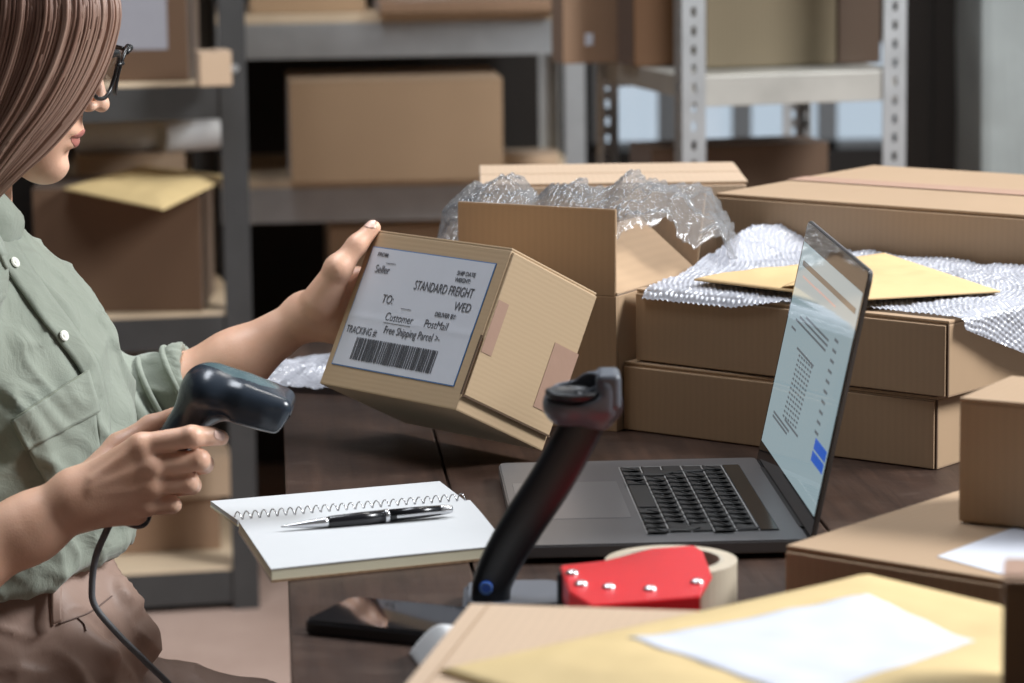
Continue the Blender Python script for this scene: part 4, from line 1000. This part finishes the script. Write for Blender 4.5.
rh += finger([W(145, 444.5, yh - .003), W(191, 436.5, yh - .008), W(210, 436, yh + .002), W(221, 438, yh + .009)], [.0100, .0094, .0084, .0070], .0022)
rh += [ell(W(193, 436.5, yh - .0085), (.0098, .0095, .0096), .003)]
rh += finger([W(155, 465.5, yh - .006), W(198, 460, yh - .005), W(204, 464, yh + .016), W(187, 468, yh + .038)], [.0096, .0092, .0086, .0076], .0022)
rh += [ell(W(200, 460, yh - .004), (.0096, .0095, .0094), .003)]
rh += finger([W(154, 486, yh - .004), W(187, 482, yh - .001), W(192, 485, yh + .020), W(174, 489, yh + .038)], [.0092, .0088, .0082, .0074], .0022)
rh += [ell(W(189, 482, yh + .000), (.0092, .0092, .0090), .003)]
rh += finger([W(148, 506, yh), W(170, 503, yh + .004), W(173, 505, yh + .021), W(158, 508, yh + .035)], [.0084, .0079, .0074, .0066], .0022)
rh += finger([W(92, 482, yh + .020), W(120, 448, yh + .042), W(151, 427, yh + .052), W(176, 416, yh + .050)], [.0180, .0130, .0100, .0084], k=.006)
body += rh
# left hand on the parcel's left face, thumb along its edge
def bx(x, y, z): return np.array(HM @ Vector((x, y, z)))
wr = W(306, 316, 3.10)
lh = [cap(wr, bx(-.018, .016, .112), .0190, .0150, .012), cap(wr, bx(-.017, .022, .094), .0190, .0150, .012), cap(wr, bx(-.016, .026, .076), .0190, .0140, .012), cap(wr, bx(-.0155, .026, .058), .0180, .0130, .012)]
for z0_, z1_, L_f, r_f in ((.116, .140, .030, .0088), (.096, .108, .034, .0090), (.076, .080, .030, .0086), (.058, .056, .024, .0078)):
    lh += finger([bx(-.0155, .024, z0_), bx(-.0165, .024 + L_f * 1.1, (z0_ * .4 + z1_ * .6)), bx(-.0120, .026 + L_f * 1.9, z1_), bx(-.0085, .026 + L_f * 2.5, z1_ + .002)], [r_f + .003, r_f + .0008, r_f, r_f - .0012])
tb = [W(321, 302, 3.085), np.array(at_y(338, 269, 3.075)), np.array(at_y(357, 245, 3.083)), np.array(at_y(373, 228, 3.092))]
lh += finger(tb, [.0200, .0125, .0098, .0080], k=.006)
body += [ell(W(338, 268, 3.074), (.0132, .013, .0130), .005)]
body += lh
allp = np.array([W(-160, 700, 2.6), W(400, 0, 3.3), W(-130, -90, 2.9)])
lo_b = np.array([W(-182, 640, 2.66)[0], 2.60, W(0, 690, 2.9)[2]]); hi_b = np.array([W(398, 225, 3.09)[0] + .02, 3.24, W(0, -75, 2.9)[2] + .01])
SEAT_Z = .47
woman = thing('person', 'woman in a sage green shirt and taupe trousers holding a scanner and a parcel', 'person', (P0.x, 2.90, 0))
WOFF = np.array([P0.x, 2.90, 0])
def rel(o):   # keep world-space meshes under the Empty
    o.matrix_parent_inverse = Matrix.Translation(-Vector(WOFF)); return o
skin = sdf_mesh('body', body, lo_b, hi_b, .0022, 'skin', woman, smooth=1)
rel(skin)
# lips, nails, eyes
sb_ = bvh_of(skin)
def on_skin(target, outline_fn, nu, nv, name, mat, dirv, thick=.0005, lift=.0003, parent=None, bvh=None):
    bm = NB(); d = Vector(dirv).normalized(); keep = [None]
    def f(a, b):
        p = Vector(outline_fn(a, b)); h = (bvh or sb_).ray_cast(p - d * .25, d, .6)
        
        if h[0]: keep[0] = h[0] + h[1] * lift
        return keep[0].copy() if keep[0] is not None else p
    grid(bm, nu, nv, f, -thick); o = obj(name, bm, mat, parent or woman, smooth=True); rel(o); return o
fwd = HRm @ np.array([1, 0, 0])
on_skin(skin, lambda a, b: hd(.10, (-1 + 2 * a) * .0185, -.0663 + b * .0072 * math.sin(PI * a) ** .6), 16, 5, 'upper_lip', 'lip', -fwd)
on_skin(skin, lambda a, b: hd(.10, (-1 + 2 * a) * .0175, -.0673 - b * .0100 * math.sin(PI * a) ** .6), 16, 5, 'lower_lip', 'lip', -fwd)
for sgn in (-1, 1):
    b2 = NB(); bmesh.ops.create_uvsphere(b2, u_segments=20, v_segments=14, radius=.0118)
    c = hd(.0725, sgn * .030, .004)
    for v in b2.verts: v.co += Vector(c)
    e = rel(obj('eye', b2, 'eye_white', woman, smooth=True))
    gaze = HRm @ np.array([.80, 0, -.60]); b2 = NB(); bmesh.ops.create_uvsphere(b2, u_segments=16, v_segments=10, radius=.0060)
    for v in b2.verts: v.co += Vector(c + gaze * .0068)
    o = obj('iris', b2, 'iris', e, smooth=True)
    b2 = NB(); c2 = [hd(.0725 + .0130 * math.cos(a), sgn * .030 + .0145 * math.sin(a), .0050 - .004 * abs(math.sin(a))) for a in np.linspace(-1.1, 1.1, 12)]
    tube(b2, c2, .0016, 6); rel(obj('eyelid', b2, 'lash', woman, smooth=True))
    b2 = NB(); c2 = [hd(.0865 - .010 * t * t, sgn * (.014 + .032 * t), .024 + .006 * math.sin(t * 2.4)) for t in np.linspace(0, 1, 10)]
    tube(b2, c2, [.0024 - .0012 * t for t in np.linspace(0, 1, 10)], 6); rel(obj('eyebrow', b2, 'iris', woman, smooth=True))
def nail(c, d_along, view, w_=.0042, l_=.0058):
    c = Vector(c); a = Vector(d_along).normalized(); v = Vector(view).normalized(); s = a.cross(v).normalized()
    on_skin(skin, lambda p, q: c + s * ((p - .5) * 2 * w_ * math.sqrt(max(.15, 1 - (2 * q - 1) ** 4))) + a * ((q - .5) * 2 * l_), 8, 8, 'fingernail', 'nail', v, .0003, .0003)
nail(W(219, 435.5, yh), W(221, 437, yh + .009) - W(210, 435.5, yh + .002), (-.25, 1, -.55))
nail(W(371.0, 223, 3.088), tb[3] - tb[2], (.75, .35, -.85), .0048, .0070)

# glasses
gl = NB(); gz = .001; gx = .1150
def rim(sgn):
    pts = []
    for k in range(28):
        a = 2 * PI * k / 28; cx = math.cos(a); cz = math.sin(a)
        yy = sgn * (.033 + .0255 * math.copysign(abs(cx) ** .75, cx)); zz = gz + .0215 * math.copysign(abs(cz) ** .85, cz) - (.002 if cz < 0 else 0)
        pts.append(hd(gx - .006 * ((abs(yy) - .01) / .05) ** 2 * 1.5, yy, zz))
    return pts
glasses = None
for sgn in (-1, 1):
    tube(gl, rim(sgn), .0020, 8, closed=True)
tube(gl, [hd(gx, -.011, gz + .007), hd(gx + .003, 0, gz + .009), hd(gx, .011, gz + .007)], .0019, 8)
for sgn in (-1, 1):
    tube(gl, crspline([hd(gx - .010, sgn * .057, gz + .015), hd(gx - .016, sgn * .066, gz + .014), hd(.05, sgn * .0775, gz + .010), hd(0, sgn * .081, gz + .006), hd(-.03, sgn * .080, gz - .012)], 14), .0022, 8)
    g0 = NB()
for sgn in (-1, 1): tube(gl, [hd(gx - .008, sgn * .0600, gz + .0150), hd(gx - .003, sgn * .048, gz + .0185), hd(gx, sgn * .034, gz + .0205), hd(gx + .001, sgn * .018, gz + .0175)], [.0026, .0036, .0034, .0022], 10)
glasses = rel(obj('glasses', gl, 'glasses_black', woman, smooth=True))
for sgn in (-1, 1):
    bm = NB(); R_ = rim(sgn); c = sum([Vector(p) for p in R_], Vector()) / len(R_); cv = bm.verts.new(c); vs = [bm.verts.new(p) for p in R_]
    for k in range(28): bm.faces.new((cv, vs[k], vs[(k + 1) % 28]))
    bmesh.ops.solidify(bm, geom=bm.faces[:], thickness=.001); o = obj('lens', bm, 'lens_glass', glasses)

# hair: combed strands over a close under layer
def hair():
    V = []; Fc = []; T = []
    front = [(50, -86, 2.899), (90, -52, 2.862), (117, 0, 2.834), (111, 48, 2.829), (87, 100, 2.824), (52, 145, 2.819), (10, 184, 2.817), (-32, 226, 2.826)]
    midd = [(2, -103, 2.899), (26, -78, 2.846), (36, 0, 2.812), (28, 52, 2.806), (8, 104, 2.803), (-16, 150, 2.804), (-38, 200, 2.810), (-66, 262, 2.826)]
    back = [(-60, -99, 2.899), (-99, -70, 2.862), (-122, 0, 2.846), (-128, 60, 2.842), (-128, 122, 2.842), (-122, 184, 2.845), (-112, 244, 2.85), (-106, 304, 2.86)]
    f = np.array(front, float); m = np.array(midd, float); b = np.array(back, float)
    def path(s, far, lift, jit):
        w0 = (1 - s) * (1 - 2 * s); w1 = 4 * s * (1 - s); w2 = s * (2 * s - 1); P = f * w0 + m * w1 + b * w2
        pts = []
        for i, (u, v, y) in enumerate(P):
            k = i / 7; y2 = y - lift * (1 if i else 0); u2 = u + jit[0] * (6 * k + 1.0) + 2.6 * math.sin(k * 5 + jit[2]) * k; v2 = v + jit[1] * 4
            if far: y2 = 5.80 - y2
            pts.append(W(u2, v2, y2))
        return crspline(pts, 30)
    def strand(C, r, tone):
        n0 = len(V); up = None
        for i, p in enumerate(C):
            t = (C[min(30, i + 1)] - C[max(0, i - 1)]); t = t / np.linalg.norm(t); nrm = np.array([0, -1, 0]) - t * (-t[1]); nn_ = np.linalg.norm(nrm); nrm = nrm / nn_ if nn_ > .05 else np.array([1.0, 0, 0]) - t * t[0]; nrm = nrm / max(np.linalg.norm(nrm), 1e-6); s = np.cross(t, nrm)
            q = i / 30; rr_ = r * (1.0 if q < .75 else max(.08, 1 - (q - .75) * 3.4))
            for k in range(4):
                a = PI / 4 + k * PI / 2; V.append(p + (s * math.cos(a) * 1.5 + nrm * math.sin(a) * .7) * rr_); T.append(max(0.0, min(1.0, tone * (.35 + .65 * min(1, q * 2.6)))))
        for i in range(30):
            for k in range(4):
                a = n0 + i * 4 + k; b_ = n0 + i * 4 + (k + 1) % 4; Fc.append((a, b_, b_ + 4, a + 4))
    for far in (0, 1):
        for i in range(2600 if not far else 500):
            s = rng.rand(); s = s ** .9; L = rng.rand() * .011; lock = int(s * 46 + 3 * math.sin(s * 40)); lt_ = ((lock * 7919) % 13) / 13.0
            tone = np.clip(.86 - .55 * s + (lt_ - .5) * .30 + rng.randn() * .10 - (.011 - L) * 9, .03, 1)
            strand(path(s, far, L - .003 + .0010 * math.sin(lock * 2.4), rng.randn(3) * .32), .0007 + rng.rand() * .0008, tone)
    # back of the head
    for i in range(200):
        g = rng.rand(); y = 2.90 + (g - .5) * .14; e = math.sqrt(max(0, 1 - ((g - .5) * 1.7) ** 2))
        C = [W(-25 + 20 * rng.rand(), -104, 2.9), W(-86 - 18 * e, -78 + 14 * (1 - e), y), W(-106 - 30 * e, -6, y), W(-108 - 30 * e, 70, y), W(-104 - 30 * e, 150, y), W(-84 - 28 * e, 230, y), W(-84 - 24 * e, 300, y)]
        strand(crspline(C, 30), .0026 + rng.rand() * .001, np.clip(.15 + rng.randn() * .08, .02, 1))
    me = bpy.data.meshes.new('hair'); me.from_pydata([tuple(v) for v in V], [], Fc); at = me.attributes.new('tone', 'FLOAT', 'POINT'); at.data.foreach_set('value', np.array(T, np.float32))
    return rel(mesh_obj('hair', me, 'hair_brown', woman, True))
hr = hair()
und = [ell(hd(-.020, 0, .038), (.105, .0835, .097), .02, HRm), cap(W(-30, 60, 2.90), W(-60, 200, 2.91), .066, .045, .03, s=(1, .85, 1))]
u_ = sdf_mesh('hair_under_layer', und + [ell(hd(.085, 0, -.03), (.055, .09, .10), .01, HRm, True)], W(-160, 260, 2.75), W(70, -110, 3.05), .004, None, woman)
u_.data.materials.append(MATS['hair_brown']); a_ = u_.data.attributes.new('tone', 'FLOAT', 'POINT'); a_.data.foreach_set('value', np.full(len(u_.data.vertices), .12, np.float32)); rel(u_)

# shirt
def fold(u0, v0, y0, u1, v1, y1, r, k=.012, sub=False): return cap(W(u0, v0, y0), W(u1, v1, y1), r, r * .8, k, sub=sub)
sh = torso_prims(0.006) + [
    cap(W(-75, 272, 2.75), W(-116, 470, 2.70), .060, .058, .03), cap(W(-116, 470, 2.70), W(-122, 545, 2.67), .058, .060, .02),
    cap(W(-26, 288, 3.05), W(56, 372, 3.085), .052, .056, .03), cap(W(56, 372, 3.085), W(104, 414, 3.095), .056, .052, .03), cap(W(104, 414, 3.095), W(165, 398, 3.10), .052, .042, .02),
    cap(W(158, 400, 3.10), W(184, 386, 3.10), .0455, .0430, .004),                              # rolled cuff
    cap(W(58, 372, 2.86), W(88, 425, 2.86), .032, .030, .04),                                   # chest
    cap(W(70, 500, 2.88), W(90, 545, 2.88), .036, .022, .04),                                   # blouse over the waistband
    cap(W(-20, 562, 2.84), W(75, 545, 2.86), .030, .026, .03), cap(W(4, 510, 2.90), W(0, 580, 2.90), .104, .109, .03, s=(1, .74, 1)),
    cap(W(-58, 225, 2.92), W(-56, 262, 2.92), .060, .062, .03),
    ell(W(215, 370, 3.10), (.040, .050, .050), .003, sub=True),
    blk(W(0, 571, 2.9) - [0, 0, .30], (.6, .6, .30), .004, .012, R=np.array(Matrix.Rotation(-.16, 3, 'Y')), sub=True)]
rf = np.random.RandomState(11)
for (a, b, r, sb2) in [((100, 330, 2.90), (118, 395, 2.93), .010, 0), ((30, 300, 2.83), (70, 400, 2.80), .010, 0), ((-20, 330, 2.80), (30, 440, 2.78), .011, 0), ((60, 470, 2.80), (10, 520, 2.80), .012, 0), ((100, 470, 2.86), (60, 540, 2.82), .010, 0), ((40, 480, 2.81), (80, 545, 2.82), .007, 1), ((100, 400, 2.98), (118, 470, 2.94), .010, 0), ((88, 415, 3.02), (128, 430, 3.05), .012, 1), ((118, 392, 3.05), (150, 425, 3.06), .010, 0), ((132, 380, 3.05), (158, 420, 3.06), .007, 1), ((60, 300, 2.98), (112, 372, 3.02), .008, 0), ((112, 352, 3.0), (124, 372, 3.0), .007, 0), ((-10, 420, 2.78), (40, 468, 2.78), .008, 0)]:
    sh.append(fold(*a, *b, r, .014, bool(sb2)))
def shirt_post(v):
    out = np.zeros(len(v))
    for i, p in enumerate(v):
        q = Vector((p[0] * 9 + p[2] * 7, p[1] * 8, p[2] * 4 - p[0] * 3)); r1 = 1 - abs(noise.noise(q * 1.5)) * 2.2; r2 = 1 - abs(noise.noise(q * 3.1 + Vector((5, 1, 2)))) * 2.2
        out[i] = .0070 * max(0, r1) ** 2 + .0042 * max(0, r2) ** 2 + .0028 * noise.noise(q * 2.2) + .0010 * noise.noise(q * 7) - .003
    return out
shirt = sdf_mesh('shirt', sh, [W(-190, 600, 2.7)[0], 2.56, W(0, 625, 2.9)[2]], [W(235, 300, 3.1)[0], 3.24, W(0, 190, 2.9)[2]], .004, 'shirt_sage', woman, post=shirt_post)
rel(shirt); sbv = bvh_of(shirt)
VD = Vector(FW)
def shirt_patch(name, quad, nu, nv, mat, lift, thick, shape=None, bvh=None, parent=None):
    """patch sewn on the cloth: four (u, v) corners, laid on the surface"""
    bm = NB(); q = np.array(quad, float); ok = []
    def f(a, b):
        if shape: a, b = shape(a, b)
        p = (q[0] * (1 - a) + q[1] * a) * (1 - b) + (q[3] * (1 - a) + q[2] * a) * b; d = Vector(ray(p[0], p[1])).normalized(); h = (bvh or sbv).ray_cast(Vector(CAM), d, 6)
        if not h[0]: return ok[-1] if ok else Vector(at_y(p[0], p[1], 2.85))
        r = h[0] - d * lift + h[1] * .0005; ok.append(r); return r
    grid(bm, nu, nv, f, thick); bmesh.ops.recalc_face_normals(bm, faces=bm.faces[:])
    o = obj(name, bm, mat, parent or shirt, smooth=True)
    if parent is None: return o
    return rel(o)
def strip_patch(name, left, right, n, mat, lift, thick):
    l_ = crspline([(a, b, 0) for a, b in left], n); r_ = crspline([(a, b, 0) for a, b in right], n); bm = NB(); last = [Vector(at_y(left[0][0], left[0][1], 2.85))]
    def f(a, b):
        p = l_[int(round(a * n))] * (1 - b) + r_[int(round(a * n))] * b; d = Vector(ray(p[0], p[1])).normalized(); h = sbv.ray_cast(Vector(CAM), d, 6)
        if h[0]: last[0] = h[0] - d * lift
        return last[0].copy()
    grid(bm, n, 5, f, thick); bmesh.ops.recalc_face_normals(bm, faces=bm.faces[:]); return obj(name, bm, mat, shirt, smooth=True)
strip_patch('placket', [(-12, 226), (8, 268), (32, 304), (58, 338), (82, 372), (96, 410), (99, 470), (98, 520)], [(6, 222), (27, 258), (50, 292), (75, 326), (98, 362), (109, 404), (113, 470), (112, 520)], 70, 'shirt_sage', .0065, .0025)
shirt_patch('pocket_flap', [(11, 421), (88, 371), (98, 412), (26, 450)], 24, 14, 'shirt_sage', .0085, .0030)
shirt_patch('pocket', [(18, 432), (92, 392), (100, 462), (48, 486)], 20, 16, 'shirt_sage', .0055, .0020)
for a, b in (((11, 421), (88, 371)), ((26, 450), (98, 412)), ((11, 421), (26, 450)), ((88, 371), (98, 412))):
    pts = []
    for k in range(25):
        t = k / 24; d = Vector(ray(a[0] + (b[0] - a[0]) * t, a[1] + (b[1] - a[1]) * t)).normalized(); h = sbv.ray_cast(Vector(CAM), d, 6)
        if h[0]: pts.append(h[0] - d * .0102)
    if len(pts) > 2: obj('stitched_edge', tube(NB(), pts, .0013, 6), 'shirt_seam', shirt, smooth=True)
for (u, v) in ((14, 263), (63, 336)):
    d = Vector(ray(u, v)).normalized(); h = sbv.ray_cast(Vector(CAM), d, 6)
    if not h[0]: continue
    nrm = h[1]; q = nrm.to_track_quat('Z', 'Y').to_matrix().to_4x4(); Mx = Matrix.Translation(h[0] + nrm * .002 - d * .0075) @ q
    bm = NB(); cyl(bm, (0, 0, 0), .0050, .002, 22, bev=.0006, M=Mx); cyl(bm, (0, 0, .0010), .0018, .0012, 12, M=Mx); obj('button', bm, 'shell_button', shirt, smooth=False)
# collar: a band folded down from the neck
def collar(side):
    bm = NB(); y_ = -1 if side else 1
    A = [W(-72, 196, 2.92), W(-52, 190, 2.92 + y_ * .062), W(-24, 186, 2.92 + y_ * .070), W(-2, 192, 2.92 + y_ * .045), W(4, 206, 2.92 + y_ * .018)]
    Bb = [W(-88, 232, 2.92), W(-62, 236, 2.92 + y_ * .085), W(-30, 238, 2.92 + y_ * .092), W(2, 246, 2.92 + y_ * .075), W(18, 240, 2.92 + y_ * .030)]
    ca, cb = crspline(A, 30), crspline(Bb, 30)
    def f(a, b):
        p = ca[int(a * 30)] * (1 - b) + cb[int(a * 30)] * b; return Vector(p) + Vector((.010, y_ * .006, .006)) * math.sin(PI * b)
    grid(bm, 30, 8, f, .0030); bmesh.ops.recalc_face_normals(bm, faces=bm.faces[:]); return obj('collar', bm, 'shirt_sage', shirt, smooth=True)
collar(1); collar(0)
# rolled cuff edge and sleeve tab
cu = [W(161, 398, 3.10), W(184, 386, 3.10)]; axc = (cu[1] - cu[0]) / np.linalg.norm(cu[1] - cu[0])
e1 = np.cross(axc, [0, 1, 0]); e1 /= np.linalg.norm(e1); e2 = np.cross(axc, e1)
for k, rr_ in ((0, .0458), (1, .0435)):
    obj('cuff_edge', tube(NB(), [cu[k] + (e1 * math.cos(a) + e2 * math.sin(a)) * (rr_ + .0012 * math.sin(3 * a)) for a in np.linspace(0, 2 * PI, 40, endpoint=False)], .0032, 8, closed=True), 'shirt_sage', shirt, smooth=True)

# trousers
def T_(u, v, y): return W(u, v, y)
hipN = W(-30, 690, 2.80); hipF = W(0, 690, 3.00)
kneeN = hipN + np.array([.40, -.10, -.07]); kneeF = W(300, 705, 3.04) + np.array([.03, 0, -.055])
ankN = np.array([kneeN[0] + .02, kneeN[1] - .03, .10]); ankF = np.array([kneeF[0] - .02, kneeF[1] + .02, .10])
kneeN = np.array([hipN[0] + .33, 2.74, .50]); ankN = np.array([kneeN[0] - .04, 2.72, .10])
hN = np.array([hipN[0] + .02, 2.81, .515]); kneeN = np.array([hN[0] + .36, 2.75, .445]); ankN = np.array([kneeN[0] - .03, 2.73, .10])
fa = W(120, 650, 3.00) - [0, 0, .078]; fb = W(300, 692, 3.04) - [0, 0, .064]; hF = fa + (fa - fb) * .6; kneeF = fb + (fb - fa) * .35; ankF = np.array([kneeF[0] - .03, kneeF[1], .10])
s_ = (1, .78, 1)
tr = [cap(W(0, 560, 2.90), W(-4, 625, 2.90), .096, .110, .03, s=s_), cap(W(-4, 625, 2.90), W(-20, 715, 2.90), .114, .112, .04, s=s_),
      cap(hN, kneeN, .086, .064, .04), cap(hF, kneeF, .084, .060, .04), cap(kneeN, ankN, .062, .052, .02), cap(kneeF, ankF, .062, .052, .02),
      ell(W(85, 640, 2.87), (.050, .070, .040), .05), blk(W(-40, 480, 2.9), (.3, .3, W(0, 480, 2.9)[2] - W(0, 545, 2.9)[2]), .004, .003, sub=True)]
for (a, b, r, sb2) in [((52, 628, 2.80), (110, 655, 2.80), .014, 0), ((48, 622, 2.80), (20, 690, 2.76), .012, 0), ((0, 660, 2.78), (50, 700, 2.76), .016, 0), ((118, 600, 2.86), (140, 650, 2.87), .012, 0), ((96, 612, 2.80), (112, 640, 2.81), .006, 1), ((142, 640, 2.86), (122, 676, 2.84), .014, 0)]:
    tr.append(fold(*a, *b, r, .014, bool(sb2)))
def trouser_post(v):
    out = np.zeros(len(v))
    for i, p in enumerate(v):
        if p[2] < .38: continue
        q = Vector((p[0] * 5 - p[2] * 5, p[1] * 9, p[2] * 12 + p[0] * 10)); r1 = 1 - abs(noise.noise(q)) * 2.4; r2 = 1 - abs(noise.noise(q * 2.1 + Vector((5, 1, 2)))) * 2.4
        out[i] = min(1, (p[2] - .38) * 8) * (.0085 * max(0, r1) ** 2 + .0035 * max(0, r2) ** 2 + .0015 * noise.noise(q * 2.5) - .003)
    return out
trs = sdf_mesh('trousers', tr, [W(-170, 600, 2.7)[0], 2.60, .08], [kneeF[0] + .12, 3.18, W(0, 535, 2.9)[2]], .0045, 'trousers_taupe', woman, post=trouser_post)
rel(trs); tbv = bvh_of(trs)
def tp_(name, quad, nu, nv, mat, lift, thick): return shirt_patch(name, quad, nu, nv, mat, lift, thick, bvh=tbv, parent=None)
def tpatch(name, quad, nu, nv, mat, lift, thick):
    o = shirt_patch(name, quad, nu, nv, mat, lift, thick, bvh=tbv); o.parent = trs; return o
RW = np.array(Matrix.Rotation(-.17, 3, 'Y'))
wb = [cap(W(2, 545, 2.90), W(-2, 610, 2.90), .1035, .1085, .03, s=s_), blk(W(0, 540, 2.9) + [0, 0, .30], (.6, .6, .30), .004, .003, R=RW, sub=True), blk(W(0, 596, 2.9) - [0, 0, .30], (.6, .6, .30), .004, .003, R=RW, sub=True)]
wbo = sdf_mesh('waistband', wb, [W(-170, 600, 2.7)[0], 2.68, W(0, 640, 2.9)[2]], [W(160, 600, 2.9)[0], 3.12, W(0, 520, 2.9)[2]], .003, 'trousers_taupe', woman)
wbo.parent = trs; wbo.matrix_parent_inverse = Matrix()
tpatch('belt_loop', [(50, 578), (59, 576), (61, 622), (52, 625)], 5, 14, 'trousers_taupe', .010, .003)
for line in (((58, 624), (90, 612), (112, 596)), ((78, 618), (84, 624), (86, 631)), ((50, 580), (51, 600), (53, 626))):
    pts = []
    cc = crspline([(a, b, 0) for a, b in line], 20)
    for p in cc:
        d = Vector(ray(p[0], p[1])).normalized(); h = tbv.ray_cast(Vector(CAM), d, 6)
        if h[0]: pts.append(h[0] - d * .0012)
    if len(pts) > 3: obj('seam', tube(NB(), pts, .0008, 6), 'trousers_seam', trs, smooth=True)
for nm, ak in (('N', ankN), ('F', ankF)):
    sprims = [ell((ak[0] + .06, ak[1], .045), (.125, .045, .040), .02), ell((ak[0] - .02, ak[1], .065), (.055, .042, .055), .02), blk((ak[0] + .05, ak[1], -.06), (.3, .3, .068), .002, .002, sub=True)]
    rel(sdf_mesh('shoe', sprims, [ak[0] - .12, ak[1] - .08, -.01], [ak[0] + .22, ak[1] + .08, .15], .005, 'shoe_leather', woman))
# stool under her (below the frame)
sx, syy = W(-30, 690, 2.9)[0], 2.90
stool = thing('stool', 'low stool under the seated woman, below the picture edge', 'stool', (sx, syy, 0))
top_z = .40
obj('seat', cyl(NB(), (0, 0, top_z - .02), .17, .036, 40, bev=.006), 'wood_seat', stool)
for k in range(4):
    a = PI / 4 + k * PI / 2; obj('leg', tube(NB(), [(math.cos(a) * .11, math.sin(a) * .11, top_z - .036), (math.cos(a) * .17, math.sin(a) * .17, .0)], .012, 10), 'stool_metal', stool, smooth=True)
obj('foot_ring', tube(NB(), [(math.cos(a) * .150, math.sin(a) * .150, .14) for a in np.linspace(0, 2 * PI, 36, endpoint=False)], .008, 8, closed=True), 'stool_metal', stool, smooth=True)

# ================================================================ HANDHELD SCANNER
ys = 2.703
so = W(200, 420, ys); scn = thing('barcode_scanner', 'dark handheld barcode scanner gun in her right hand', 'scanner', tuple(so))
def srel(o): o.matrix_parent_inverse = Matrix.Translation(-Vector(so)); return o
hx = W(290, 411, ys) - W(200, 384, ys); hx /= np.linalg.norm(hx); hz_ = np.cross([0, 1, 0], hx) * -1; hz_ = np.cross(hx, [0, 1, 0]); hz_ /= np.linalg.norm(hz_)
HRs = np.stack([hx, [0, 1, 0], hz_], 1)
head_ = [ell(W(208, 391, ys), (.0190, .0270, .0165), .006, HRs), cap(W(212, 391, ys), W(262, 404, ys), .0155, .0160, .016, s=(1, .55, 1)), blk(W(262, 405, ys), (.0265, .033, .0165), .0100, .014, HRs), ell(W(228, 389, ys), (.026, .020, .013), .02, HRs),
         cap(W(208, 394, ys), W(162, 458, ys + .002), .0185, .0150, .018, s=(1, .95, 1)), cap(W(162, 458, ys + .002), W(132, 508, ys + .004), .0155, .0160, .010), cap(W(122, 508, ys + .004), W(139, 517, ys + .004), .0090, .0105, .006),
         blk(W(286, 420, ys) + .030 * np.array([.79, 0, -.61]), (.030, .08, .05), .002, .004, np.array([[.79, 0, .61], [0, 1, 0], [-.61, 0, .79]]), sub=True)]
sc_o = sdf_mesh('shell', head_, W(85, 550, ys) - [0, .06, 0], W(310, 355, ys) + [0, .06, 0], .0016, 'scanner_shell', scn); srel(sc_o)
scb = bvh_of(sc_o)
sc_o.data.materials.append(MATS['scanner_top'])     # the lens-shaped inlay on top of the head
tc0 = W(238, 384, ys)
for p in sc_o.data.polygons:
    dlt = np.array(p.center) - tc0; a_ = dlt @ hx; n_ = np.array(p.normal) @ hz_
    if (a_ / .036) ** 2 + (dlt[1] / (.018 + .12 * a_)) ** 2 < 1 and n_ > .25 and dlt @ hz_ > -.02: p.material_index = 1
bm = NB(); box(bm, -.0008, .0008, -.022, .022, -.009, .009, .0005, M=Matrix.Translation(Vector(W(285.5, 419, ys))) @ Matrix(((.79, 0, .61), (0, 1, 0), (-.61, 0, .79))).to_4x4()); srel(obj('scan_window', bm, 'glass_black', scn))
bm = NB(); tube(bm, crspline([W(188, 436, ys), W(182, 448, ys), W(176, 462, ys)], 10), [.007] * 11, 10); srel(obj('trigger', bm, 'black_plastic', scn, smooth=True))
cb = crspline([W(112, 520, ys + .006), W(106, 532, 2.70), W(96, 556, 2.70), W(92, 585, 2.70), W(95, 606, 2.70), W(116, 632, 2.70), W(146, 662, 2.70), W(176, 694, 2.70), W(196, 740, 2.70), W(190, 820, 2.68)], 90)
cb2 = NB(); tube(cb2, cb, .0031, 10); srel(obj('cable', cb2, 'cable_grey', scn, smooth=True))
